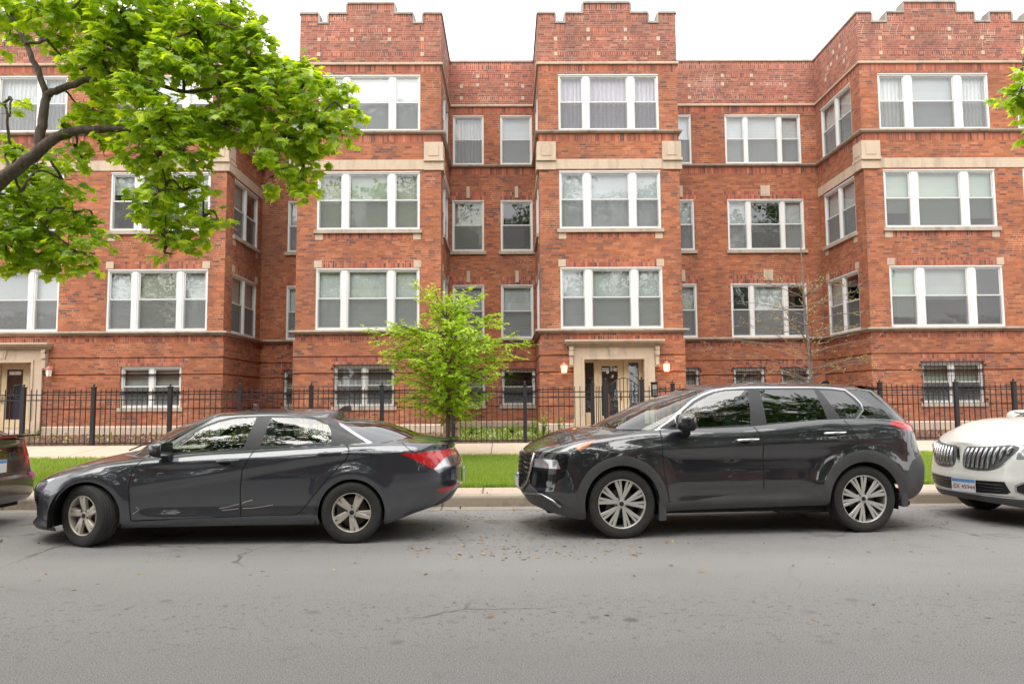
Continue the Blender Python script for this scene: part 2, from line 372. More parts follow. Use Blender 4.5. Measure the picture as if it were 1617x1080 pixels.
b = MB(); b.box(2.1, 4.1, 18.2, 21.35, .3, .66)
tag(b.build('entrance_path', M['concrete']), 'concrete path from the iron gate to the entrance door', 'path', kind='structure')
# ================================================================ brick building
YB, YR = 21.5, 24.68
PATH = [(-24, YB), (-8.2, YB), (-8.2, YR), (-6.13, YR), (-6.13, YB), (-1.91, YB), (-1.91, YR), (.985, YR), (.985, YB), (5.13, YB), (5.13, YR), (10.6, YR), (10.6, YB), (24, YB)]
BLD = empty('apartment_building', (0, YB, .6), 0, 'three storey red brick apartment building with stepped parapets and limestone belts behind the fence', 'building')
BINV = Matrix.Translation((0, -YB, -.6))
def bpart(mb, name, mats, parent=BLD, uv=True):
    o = mb.build(name, mats, None, uv); o.parent = parent
    if parent is BLD: o.matrix_parent_inverse = BINV
    return o
def frame_of(A, B):
    d = Vector((B[0]-A[0], B[1]-A[1], 0)); l = d.length; d.normalize(); n = Vector((d.y, -d.x, 0))
    return Matrix(((d.x, -n.x, 0, A[0]), (d.y, -n.y, 0, A[1]), (0, 0, 1, 0), (0, 0, 0, 1))), l
def wall(mb, A, B, z0, z1, holes=(), rects=(), off=0, base=0, depth=.14, ext=(0, 0)):
    T, l = frame_of(A, B)
    us = {-ext[0], l+ext[1]}; zs = {z0, z1}
    for h in list(holes)+[r[:4] for r in rects]:
        for u in h[:2]:
            if -ext[0] < u < l+ext[1]: us.add(round(u, 4))
        for z in h[2:4]:
            if z0 < z < z1: zs.add(round(z, 4))
    us = sorted(us); zs = sorted(zs)
    for i in range(len(us)-1):
        for j in range(len(zs)-1):
            cu, cz = (us[i]+us[i+1])/2, (zs[j]+zs[j+1])/2
            if any(h[0] < cu < h[1] and h[2] < cz < h[3] for h in holes): continue
            mi = base
            for r in rects:
                if r[0] < cu < r[1] and r[2] < cz < r[3]: mi = r[4]
            mb.face([T @ Vector((u, -off, z)) for u, z in ((us[i], zs[j]), (us[i+1], zs[j]), (us[i+1], zs[j+1]), (us[i], zs[j+1]))], mi)
    for h in holes:
        if h[0] < -ext[0]-.001 or h[1] > l+ext[1]+.001 or h[2] < z0-.001 or h[3] > z1+.001: 
            u0, u1, a, c = max(h[0], -ext[0]), min(h[1], l+ext[1]), max(h[2], z0), min(h[3], z1)
            if u1 <= u0 or c <= a: continue
        else: u0, u1, a, c = h[:4]
        dd = h[4] if len(h) > 4 else depth
        if dd == 0: continue
        for p in (((u0, a), (u0, c)), ((u1, a), (u1, c)), ((u0, a), (u1, a)), ((u0, c), (u1, c))):
            (ua, za), (ub, zb) = p
            mb.face([T @ Vector((ua, -off, za)), T @ Vector((ub, -off, zb)), T @ Vector((ub, -off+dd, zb)), T @ Vector((ua, -off+dd, za))], base)
def band(prof, path=PATH, mb=None):       # prof: (out, z) list, mitred along the plan path
    mb = mb or MB(); n = len(path); offs = []
    for i, p in enumerate(path):
        ns = []
        if i > 0: d = Vector((p[0]-path[i-1][0], p[1]-path[i-1][1])).normalized(); ns.append(Vector((d.y, -d.x)))
        if i < n-1: d = Vector((path[i+1][0]-p[0], path[i+1][1]-p[1])).normalized(); ns.append(Vector((d.y, -d.x)))
        offs.append(ns[0] if len(ns) == 1 else ns[0]+ns[1])
    for i in range(n-1):
        for (o1, z1), (o2, z2) in zip(prof, prof[1:]):
            a, c = path[i], path[i+1]
            f = lambda q, k, o, z: (q[0]+offs[k].x*o, q[1]+offs[k].y*o, z)
            mb.face([f(a, i, o1, z1), f(c, i+1, o1, z1), f(c, i+1, o2, z2), f(a, i, o2, z2)])
    return mb
# ---- window builder ------------------------------------------------------------
WCACHE = {}
def window_meshes(Wd, Hh, lay, guard, mull, edge=.055):
    key = (round(Wd, 2), round(Hh, 2), lay, guard, mull)
    if key in WCACHE: return WCACHE[key]
    tot = sum(lay); free = Wd-2*edge-mull*(len(lay)-1); xs = []; x = edge
    for w_ in lay: xs.append((x, x+free*w_/tot)); x += free*w_/tot+mull
    fr = MB(); fr.box(0, edge, .02, .13, 0, Hh); fr.box(Wd-edge, Wd, .02, .13, 0, Hh)
    fr.box(edge, Wd-edge, .021, .13, Hh-.07, Hh); fr.box(edge, Wd-edge, .018, .13, 0, .055)
    fr.box(0, Wd, -.005, .021, Hh-.03, Hh-.002)
    for (a, b_) in zip(xs, xs[1:]):
        fr.box(a[1], b_[0], .03, .128, .055, Hh-.07)
        if mull > .15: fr.box(a[1]+.04, b_[0]-.04, .012, .03, .055, Hh-.07)
    sa = MB(); pa = MB(); sc = MB(); bl = {}
    z0, z1 = .055, Hh-.07; zm = z0+(z1-z0)*.52; t_ = .038
    for k, (a, b_) in enumerate(xs):
        for (za, zb, y) in ((zm-.02, z1, .055), (z0, zm+.02, .078)):
            sa.box(a, a+t_, y, y+.03, za, zb); sa.box(b_-t_, b_, y, y+.03, za, zb)
            sa.box(a+t_, b_-t_, y+.001, y+.03, za, za+t_); sa.box(a+t_, b_-t_, y+.001, y+.03, zb-t_, zb)
            pa.face([(a+t_, y+.016, za+t_), (b_-t_, y+.016, za+t_), (b_-t_, y+.016, zb-t_), (a+t_, y+.016, zb-t_)])
        sc.face([(a+.012, .066, z0+.01), (b_-.012, .066, z0+.01), (b_-.012, .066, zm-.02), (a+.012, .066, zm-.02)])
        sa.box(a+.001, a+.014, .05, .077, z0, zm-.02); sa.box(b_-.014, b_-.001, .05, .077, z0, zm-.02)
    g = None
    if guard:
        g = MB(); n = int(Wd/.115)
        for i in range(n+1): g.box(Wd*i/n-.0045, Wd*i/n+.0045, -.06, -.046, -.03, Hh+.03)
        for z in (.0, Hh*.38, Hh*.66, Hh): g.box(-.05, Wd+.05, -.064, -.044, z-.008, z+.008)
        for z in (.1, Hh-.1):
            for x in (-.06, Wd+.06): g.box(x-.02, x+.02, -.064, .02, z-.03, z+.03)
    r_ = dict(frame=fr.mesh('window', M['white']), sash=sa.mesh('sash', M['sash']), pane=pa.mesh('pane', M['pane']), screen=sc.mesh('insect_screen', M['screen']), xs=xs, z0=z0, z1=z1,
              guard=g.mesh('window_guard', M['iron']) if g else None)
    WCACHE[key] = r_; return r_
STY = {'w': 'blind_white', 'b': 'blind_beige', 'g': 'shade_grey', 's': 'shade_white', 'p': 'shade_green', 'c': 'curtain', 'n': 'curtain_white'}
def add_window(A, B, u0, u1, z0, z1, styles, lay=(1,), guard=False, mull=.2, sill=None, drops=None, room=True):
    T, l = frame_of(A, B); Wd, Hh = u1-u0, z1-z0
    m = window_meshes(Wd, Hh, lay, guard, mull)
    T2 = BINV @ T @ Matrix.Translation((u0, 0, z0))
    wo_ = link('window', m['frame'], BLD, T2)
    for nm, key in (('sash', 'sash'), ('pane', 'pane'), ('insect_screen', 'screen')): link(nm, m[key], wo_)
    if m['guard']: link('window_guard', m['guard'], wo_)
    by = {}
    for k, s_ in enumerate(styles):
        if s_ == '-': continue
        dr = (drops[k] if drops else 1.0)
        b_ = by.setdefault(STY[s_], MB()); a, c = m['xs'][k]
        zb = m['z1']-(m['z1']-m['z0'])*dr
        if s_ in 'wb':
            n = max(2, int((m['z1']-zb)/.05))
            b_.face([(a-.02, .17, zb), (c+.02, .17, zb), (c+.02, .165, m['z1']+.02), (a-.02, .165, m['z1']+.02)])
        elif s_ in 'cn':
            n = 14
            for i in range(n):
                xa, xb = a-.02+(c-a+.04)*i/n, a-.02+(c-a+.04)*(i+1)/n
                ya, yb = .17+.02*(i % 2), .17+.02*((i+1) % 2)
                b_.face([(xa, ya, zb), (xb, yb, zb), (xb, yb, m['z1']+.02), (xa, ya, m['z1']+.02)])
        else: b_.face([(a-.02, .16, zb), (c+.02, .163, zb), (c+.02, .16, m['z1']+.02), (a-.02, .16, m['z1']+.02)])
    for st_, b_ in by.items():
        o = b_.build('curtain' if 'curtain' in st_ else 'window_blind', M[st_], wo_)
    if sill:
        sb = MB(); sb.box(-.07, Wd+.07, -.07, .03, -.11, -.003); s_ = sb.build('sill', M['ledge'], wo_)
    return (u0, u1, z0, z1)
Z3, Z2, Z1, Z0w = (9.48, 11.19), (6.51, 8.25), (3.57, 5.37), (1.36, 2.55)
def bayX(x): return x        # plan x of bay-plane features
walls = MB(); MATS = [M['brick'], M['soldier'], M['brick_par'], M['soldier_par'], M['stone']]
base_w = MB()
TRI = (.62, 1.06, .62); BLOCKS = []     # BLOCKS: (A, B, u0, u1, z0, z1, out)
GROOVES = [(2.77, 2.81), (2.29, 2.33), (1.79, 1.83), (1.31, 1.35)]
def do_front(A, B, wins, extra_rects=(), top=13.07, bay=True, base_holes=(), z_top_holes=(), deco=None):
    T, l = frame_of(A, B); holes = []; rects = [(-9, 99, 11.25, 11.50, 1), (-9, 99, 9.14, 9.38, 1), (-9, 99, 3.25, 3.45, 1), (-9, 99, 11.58, 14, 2)]
    bh = []
    for w_ in wins:
        fl, u0, u1, st = w_[0], w_[1], w_[2], w_[3]; kw = w_[4] if len(w_) > 4 else {}
        zz = {3: Z3, 2: Z2, 1: Z1, 0: Z0w}[fl]
        if 'z' in kw: zz = kw.pop('z')
        wide = (u1-u0) > 1.4
        if fl == 0: add_window(A, B, u0, u1, zz[0], zz[1], st, sill=True, **kw); holes.append((u0, u1, *zz, .0)); bh.append((u0, u1, *zz, .2)); base_w_rects.append((A, B, u0-.1, u1+.1, zz[1], zz[1]+.27))
        else:
            add_window(A, B, u0, u1, zz[0], zz[1], st, sill=(fl == 2), **kw); holes.append((u0, u1, *zz, .22))
            if fl == 2 and bay: 
                rects += [(u0-.02, u1+.02, 6.21, 6.40, 1)]; BLOCKS.extend([(A, B, u0-.03, u0+.19, 6.21, 6.405, .012), (A, B, u1-.19, u1+.03, 6.21, 6.405, .012)])
            if fl == 1 and bay:
                rects += [(u0, u1, 5.39, 5.60, 1)]; BLOCKS.extend([(A, B, u0-.05, u0+.17, 5.39, 5.60, .012), (A, B, u1-.17, u1+.05, 5.39, 5.60, .012)])
            if fl in (1, 2) and not bay:
                zt = zz[1]; rects += [(u0-.1, u1+.1, zt, zt+.28, 1)]
                c = (u0+u1)/2; hw = .055 if not wide else .16; BLOCKS.append((A, B, c-hw, c+hw, zt+.08 if not wide else zt+.10, zt+.47, .03))
    holes += list(z_top_holes); rects += list(extra_rects)
    wall(walls, A, B, .5, top, holes, rects)
    grooves = [(-9, 99, a, c, .035) for a, c in GROOVES]
    ds = 0.035
    T_, l_ = frame_of(A, B)
    return bh
base_w_rects = []
BASEJOBS = []
def job(A, B, wins, conv, bh=(), **kw):
    h = do_front(A, B, wins, **kw); BASEJOBS.append((A, B, list(h)+list(bh), conv))
P = PATH
# bay fronts -------------------------------------------------------------------------
def tri(u0, u1, s3, s2, s1, **kw):
    return [(3, u0+.0, u1+.0, s3, dict(lay=TRI)), (2, u0, u1, s2, dict(lay=TRI)), (1, u0, u1, s1, dict(lay=TRI))]
def parapet(x0, steps):
    """steps: (xa, xb, ztop) relative to world x; returns holes for the wall"""
    return [(xa-x0, xb-x0, z, 14, 0) for xa, xb, z in steps]
def gable(c, hw, m):    # merlon, notch, step, peak, step, notch, merlon about centre c
    return [(c-hw, c-hw+m, 13.07), (c-hw+m, c-hw+m+.31, 12.77), (c-hw+m+.31, c-.70, 13.07), (c-.70, c+.70, 13.39), (c+.70, c+hw-m-.31, 13.07), (c+hw-m-.31, c+hw-m, 12.77), (c+hw-m, c+hw, 13.07)]
G3 = gable(3.057, 2.072, .52); G2 = gable(-4.02, 2.11, .54)
G4 = [(10.6, 11.03, 13.07), (11.03, 11.5, 12.77), (11.5, 12.03, 13.07), (12.03, 13.6, 13.39), (13.6, 14.14, 13.07), (14.14, 14.62, 12.77), (14.62, 15.27, 13.07), (15.27, 15.75, 12.77), (15.75, 16.3, 13.07), (16.3, 17.9, 13.39), (17.9, 18.45, 13.07), (18.45, 18.9, 12.77), (18.9, 24, 13.07)]
G1 = [(-24-.0, -20, 13.07), (-20, -19.5, 12.77), (-19.5, -18.9, 13.07), (-18.9, -17.3, 13.39), (-17.3, -16.8, 13.07), (-16.8, -16.3, 12.77), (-16.3, -15.6, 13.07), (-15.6, -15.1, 12.77), (-15.1, -14.2, 13.07), (-14.2, -12.6, 13.39), (-12.6, -12.0, 13.07), (-12.0, -11.5, 12.77), (-11.5, -10.9, 13.07),
      (-10.9, -9.4, 13.07), (-9.4, -8.95, 12.77), (-8.95, -8.2, 13.07)]
def deco_bay(A, c, w2):      # inlaid soldier lines and stone squares of a bay parapet; returns rects
    r = []; x0 = A[0]
    def ln(a, b_, z, h=.10): r.append((c+a-x0, c+b_-x0, z, z+h, 3))
    def sq(a, z): BLOCKS.append((A, (A[0]+1, A[1]), c+a-.05-x0, c+a+.05-x0, z-.01, z+.11, .008))
    ln(-.5, .5, 12.52); ln(-1.5, -.62, 12.24); ln(.62, 1.5, 12.24); ln(-1.5, 1.5, 11.78)
    for s_ in (-1, 1): sq(s_*.56, 12.52); sq(s_*.56, 12.24); sq(s_*1.54, 12.24); sq(s_*1.54, 11.78); r.append((c+s_*1.54-.05-x0, c+s_*1.54+.05-x0, 11.9, 12.22, 3))
    return r
def cap_rects(A, G):
    return [(xa-A[0]+.03, xb-A[0]-.03, z-.20, z, 3) for xa, xb, z in G]
def top_holes(A, G): return [(xa-A[0]-.0001, xb-A[0]+.0001, z, 14, 0) for xa, xb, z in G]
A3, B3 = P[8], P[9]; A2, B2 = P[4], P[5]; A4, B4 = P[12], P[13]; A1, B1 = P[0], P[1]
job(A3, B3, tri(1.575-.985, 4.565-.985, 'ccc', 'sss', 'sgg'), 'b', extra_rects=deco_bay(A3, 3.057, 0)+cap_rects(A3, G3), top=13.45, z_top_holes=top_holes(A3, G3)+[(.94, 3.28, .4, 2.74, .6)], bh=[(.94, 3.28, .4, 2.74, .0)])
job(A2, B2, tri(.58, 3.60, 'sss', 'bpb', 'ggg')+[(0, -4.97+6.13, -3.24+6.13, 'sw', dict(lay=(1, 1), guard=True, mull=.13))], 'b', extra_rects=deco_bay(A2, -4.02, 0)+cap_rects(A2, G2), top=13.45, z_top_holes=top_holes(A2, G2))
w4 = []
for du in (0, 4.15):
    w4 += [(3, .54+du, 3.86+du, 'nsn' if not du else 'sss', dict(lay=TRI, mull=.24)), (2, .58+du, 3.90+du, 'ppp', dict(lay=TRI, mull=.24, drops=(.75, 1, .85))), (1, .62+du, 3.96+du, 'pg-' if not du else 'ggg', dict(lay=TRI, mull=.24, drops=(.85, .55, 1)))]
w4 += [(0, 1.42, 3.2, 'pp', dict(lay=(1, 1), guard=True, mull=.13, drops=(1, .55)))]
job(A4, B4, w4, 'b', extra_rects=deco_bay(A4, 12.82, 0)+deco_bay(A4, 17.1, 0)+cap_rects(A4, G4), top=13.45, z_top_holes=top_holes(A4, G4))
o1 = 24
w1 = []
for (a, c, s3, s2, s1) in ((-11.6, -8.68, 'www', 'g-g', 'wbw'), (-15.9, -12.98, 'nnn', 'www', 'www'), (-20.4, -17.4, 'sss', 'www', 'sss')):
    w1 += [(3, a+o1, c+o1, s3, dict(lay=TRI)), (2, a+o1, c+o1, s2, dict(lay=TRI, drops=(.35, 1, .6))), (1, a+o1, c+o1, s1, dict(lay=TRI))]
w1 += [(0, -11.1+o1, -9.36+o1, 'gg', dict(lay=(1, 1), mull=.13))]
job(A1, B1, w1, 'b', extra_rects=deco_bay(A1, -10.15, 0)+deco_bay(A1, -13.4, 0)+cap_rects(A1, G1), top=13.45, z_top_holes=top_holes(A1, G1)+[(-15.65+o1, -13.31+o1, .4, 2.74, .6)], bh=[(-15.65+o1, -13.31+o1, .4, 2.74, .0)])
# recessed walls ----------------------------------------------------------------------
def deco_rec(A, a, c_):
    r = []; x0 = A[0]; c = (a+c_)/2
    def sq(x, z): BLOCKS.append((A, (A[0]+1, A[1]), x-.05-x0, x+.05-x0, z-.06, z+.06, .01))
    w_ = (c_-a)/2
    r.append((c-.45-x0, c+.45-x0, 12.52, 12.62, 3)); r.append((c-w_-x0, c-.5-x0, 12.22, 12.32, 3)); r.append((c+.5-x0, c+w_-x0, 12.22, 12.32, 3)); r.append((c-w_-x0, c+w_-x0, 11.75, 11.85, 3))
    for s_ in (-1, 1): sq(c+s_*.5, 12.57); sq(c+s_*.5, 12.27); sq(c+s_*w_, 12.22); sq(c+s_*w_, 11.8)
    return r
rt_ = [(0, 99, 12.82, 13.07, 3)]
Am, Bm = P[6], P[7]; xm = 1.91
job(Am, Bm, [(3, -1.81+xm+.02, -.74+xm, 'n', {}), (3, -.18+xm, .90+xm, 's', {}), (2, -1.81+xm, -.74+xm, 'b', {}), (2, -.18+xm, .90+xm, '-', {}), (1, -1.80+xm, -.74+xm, 's', {}), (1, -.18+xm, .90+xm, 's', {}),
             (0, -1.78+xm, -.72+xm, 'w', dict(guard=True)), (0, -.17+xm, .93+xm, '-', dict(guard=True))], 'n', bay=False, top=13.07, extra_rects=rt_+deco_rec(Am, -1.5, .6))
Ar, Br = P[10], P[11]; xr = -5.13
job(Ar, Br, [(3, 5.5+xr, 6.33+xr, 's', {}), (3, 7.48+xr, 10.07+xr, 'www', dict(lay=(.58, 1, .58), mull=.13)), (2, 5.5+xr, 6.36+xr, 's', {}), (2, 7.49+xr, 10.08+xr, 's-g', dict(lay=(.58, 1, .58), mull=.13)),
             (1, 5.5+xr, 6.38+xr, 'w', {}), (1, 7.52+xr, 10.07+xr, '-g-', dict(lay=(.58, 1, .58), mull=.13)), (0, 5.55+xr, 6.37+xr, 'g', dict(guard=True)), (0, 7.52+xr, 8.55+xr, 'w', dict(guard=True)), (0, 9.1+xr, 10.06+xr, 'w', dict(guard=True))],
    'n', bay=False, top=13.07, extra_rects=rt_+deco_rec(Ar, 6.3, 9.6))
Al, Bl = P[2], P[3]; xl = 8.2
job(Al, Bl, [(3, -7.34+xl, -6.5+xl, 's', {}), (2, -7.34+xl, -6.5+xl, 'w', {}), (1, -7.34+xl, -6.5+xl, 's', {}), (0, -7.36+xl, -6.5+xl, 'g', dict(guard=True))], 'n', bay=False, top=13.07, extra_rects=rt_)
# side walls of the bays ------------------------------------------------------------------
for k, (i, st) in enumerate(((1, ('ww', 'g-', 'gg')), (3, ('ss', 'ss', 'ww')), (5, ('ss', 'ww', 'ss')), (7, ('ss', 'ss', 'ww')), (9, ('ss', 'ss', 'ss')), (11, ('ns', 'sg', 'g-')))):
    A, B = P[i], P[i+1]; right = i in (1, 5, 9); u0, u1 = (.62, 2.78) if right else (.40, 2.58)
    sq_ = []
    for j in range(4):
        uu = .9+j*.45; zz_ = 11.95+(.32 if j in (1, 2) else 0)+.12*j*0
        BLOCKS.append((A, B, uu-.06, uu+.06, zz_, zz_+.13, .01)); BLOCKS.append((A, B, uu+.14, uu+.26, zz_+.3, zz_+.43, .01))
    job(A, B, [(3, u0, u1, st[0], dict(lay=(1, 1), mull=.17)), (2, u0, u1, st[1], dict(lay=(1, 1), mull=.17)), (1, u0, u1, st[2], dict(lay=(1, 1), mull=.17))], 's', top=13.07, extra_rects=rt_)
# hidden ends and back
for A, B in (((24, YB), (24, 38)), ((24, 38), (-24, 38)), ((-24, 38), (-24, YB))): wall(walls, A, B, .5, 13.07, (), ())
for A, B, u0, u1, z0, z1, out in BLOCKS:
    T, l = frame_of(A, B); walls.box(u0, u1, -out, .05, z0, z1, mat=T, mi=4)
    if .25 < (u1-u0) < .4: walls.box(u0+.06, u1-.06, -out-.012, -out+.002, z0+.06, z1-.06, mat=T, mi=4)
bpart(walls, 'wall', MATS)
# rusticated basement courses, proud of the wall behind
rb = MB(); EX = .035
PB = PATH
for idx, (A, B, hs_, conv) in enumerate(BASEJOBS):
    d = Vector((B[0]-A[0], B[1]-A[1])).normalized()
    i = [k for k in range(len(PATH)-1) if PATH[k] == A and PATH[k+1] == B][0]
    def conv_at(k):      # +EX for an outside corner, -EX for an inside one
        if k <= 0 or k >= len(PATH)-1: return 0
        a, b_, c = PATH[k-1], PATH[k], PATH[k+1]
        cr = (b_[0]-a[0])*(c[1]-b_[1])-(b_[1]-a[1])*(c[0]-b_[0])
        return EX if cr > 0 else -EX
    e0, e1 = conv_at(i), conv_at(i+1)
    edges = [.84]+[z for g in GROOVES[::-1] for z in g]+[3.25]
    rc = [(q[2], q[3], q[4], q[5], 1) for q in base_w_rects if q[0] == A and q[1] == B]
    for za, zb in zip(edges[::2], edges[1::2]):
        wall(rb, A, B, za, zb, [h for h in hs_ if h[2] < zb and h[3] > za], rc, off=EX, ext=(e0, e1))
for z0_, z1_ in [(e[0], e[1]) for e in GROOVES]:
    band([(0, z0_), (EX, z0_)], mb=rb); band([(EX, z1_), (0, z1_)], mb=rb)
band([(EX, .84), (0, .84)], mb=rb); band([(0, 3.25), (EX, 3.25)], mb=rb)
bpart(rb, 'basement_course', MATS)
# door openings interrupt the base: build the base stones between them
def seg_path(path, cuts):
    out = []; cur = [path[0]]
    for a, b_ in zip(path, path[1:]):
        cs = [c for c in cuts if a[1] == b_[1] == YB and a[0] < c[0] < b_[0]]
        for c in cs: cur.append((c[0], YB)); out.append(cur); cur = [(c[1], YB)]
        cur.append(b_)
    out.append(cur); return out
for sp_ in seg_path(PATH, [(-15.65, -13.31), (1.925, 4.265)]): band([(0, .3), (.075, .3), (.075, .81), (.045, .845), (0, .845)], sp_, m_ := MB()); bpart(m_, 'stone_base', M['base'])
bpart(band([(0, 3.44), (.05, 3.44), (.07, 3.49), (.15, 3.50), (.15, 3.545), (0, 3.568)]), 'stone_belt', M['ledge'])
bpart(band([(0, 9.375), (.05, 9.375), (.10, 9.41), (.11, 9.455), (0, 9.478)]), 'stone_belt', M['ledge'])
bpart(band([(0, 11.49), (.05, 11.495), (.055, 11.55), (0, 11.585)]), 'stone_belt', M['stone'])
for i in (0, 4, 8, 12):           # limestone lintel band of each bay with its return walls
    pth = [P[k] for k in (i-1, i, i+1, i+2) if 0 <= k < len(P)]
    if i == 0: pth = [P[0], P[1], P[2]]
    bpart(band([(0, 8.30), (.02, 8.30), (.02, 8.60), (0, 8.605)], pth), 'lintel_band', M['stone'])
for (k, sgn) in ((1, -1), (4, 1), (5, -1), (8, 1), (9, -1), (12, 1)):
    qb = MB(); x, y = P[k]; w_ = .50; x0, x1 = (x-.06, x+w_) if sgn > 0 else (x-w_, x+.06)
    qb.box(x0, x1, y-.06, y+.5, 8.62, 9.12); qb.box(x0-.03*(sgn > 0), x1+.03*(sgn < 0), y-.10, y+.52, 8.54, 8.62); qb.box(x0-.02*(sgn > 0), x1+.02*(sgn < 0), y-.045, y+.5, 8.28, 8.539)
    xi = (x0+x1)/2; qb.box(xi-.15, xi+.15, y-.075, y-.061, 8.70, 9.03)
    xs_ = x0 if sgn > 0 else x1; s_ = -1 if sgn > 0 else 1
    qb.box(min(xs_, xs_+s_*.015), max(xs_, xs_+s_*.015), y+.08, y+.38, 8.70, 9.03)
    bpart(qb, 'corner_block', M['stone'])
# parapet thickness and copings
pp = MB(); cp = MB()
for G in (G1, G2, G3, G4):
    for (xa, xb, z), nx_ in zip(G, G[1:]+[None]):
        pp.box(xa+.003, xb-.003, YB+.004, YB+.32, 11.6, z-.003)
        cp.box(xa-.004, xb+.004, YB-.035, YB+.35, z, z+.062)
        if nx_ and abs(nx_[2]-z) > .01:
            lo, hi = min(z, nx_[2]), max(z, nx_[2]); x = xb
            if z > nx_[2]: cp.box(x-.005, x+.05, YB-.03, YB+.34, lo+.062, hi-.001)
            else: cp.box(x-.05, x+.005, YB-.03, YB+.34, lo+.062, hi-.001)
bpart(pp, 'parapet', [M['brick_par']])
for i in (1, 3, 5, 7, 9, 11):
    A, B = P[i], P[i+1]; T, l = frame_of(A, B); cp.box(.0, l, -.035, .30, 13.07, 13.13, mat=T)
for i in (2, 6, 10):
    A, B = P[i], P[i+1]; T, l = frame_of(A, B); cp.box(-.03, l+.03, -.03, .32, 13.068, 13.128, mat=T)
bpart(cp, 'coping', M['coping'])
rf = MB(); rf.box(-23.9, 23.9, YR+.35, 37.9, 12.3, 12.4)
for a, c in ((-23.9, -8.5), (-5.8, -2.25), (1.3, 4.8), (10.9, 23.9)): rf.box(a, c, YB+.35, YR+.349, 12.3, 12.4)
bpart(rf, 'roof', flat('roof felt', (.06, .06, .06), .9))
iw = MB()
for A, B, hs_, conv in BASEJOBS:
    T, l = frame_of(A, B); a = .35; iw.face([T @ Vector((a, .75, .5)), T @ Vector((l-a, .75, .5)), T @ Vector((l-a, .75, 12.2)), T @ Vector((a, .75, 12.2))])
bpart(iw, 'room_interior', M['dark'])
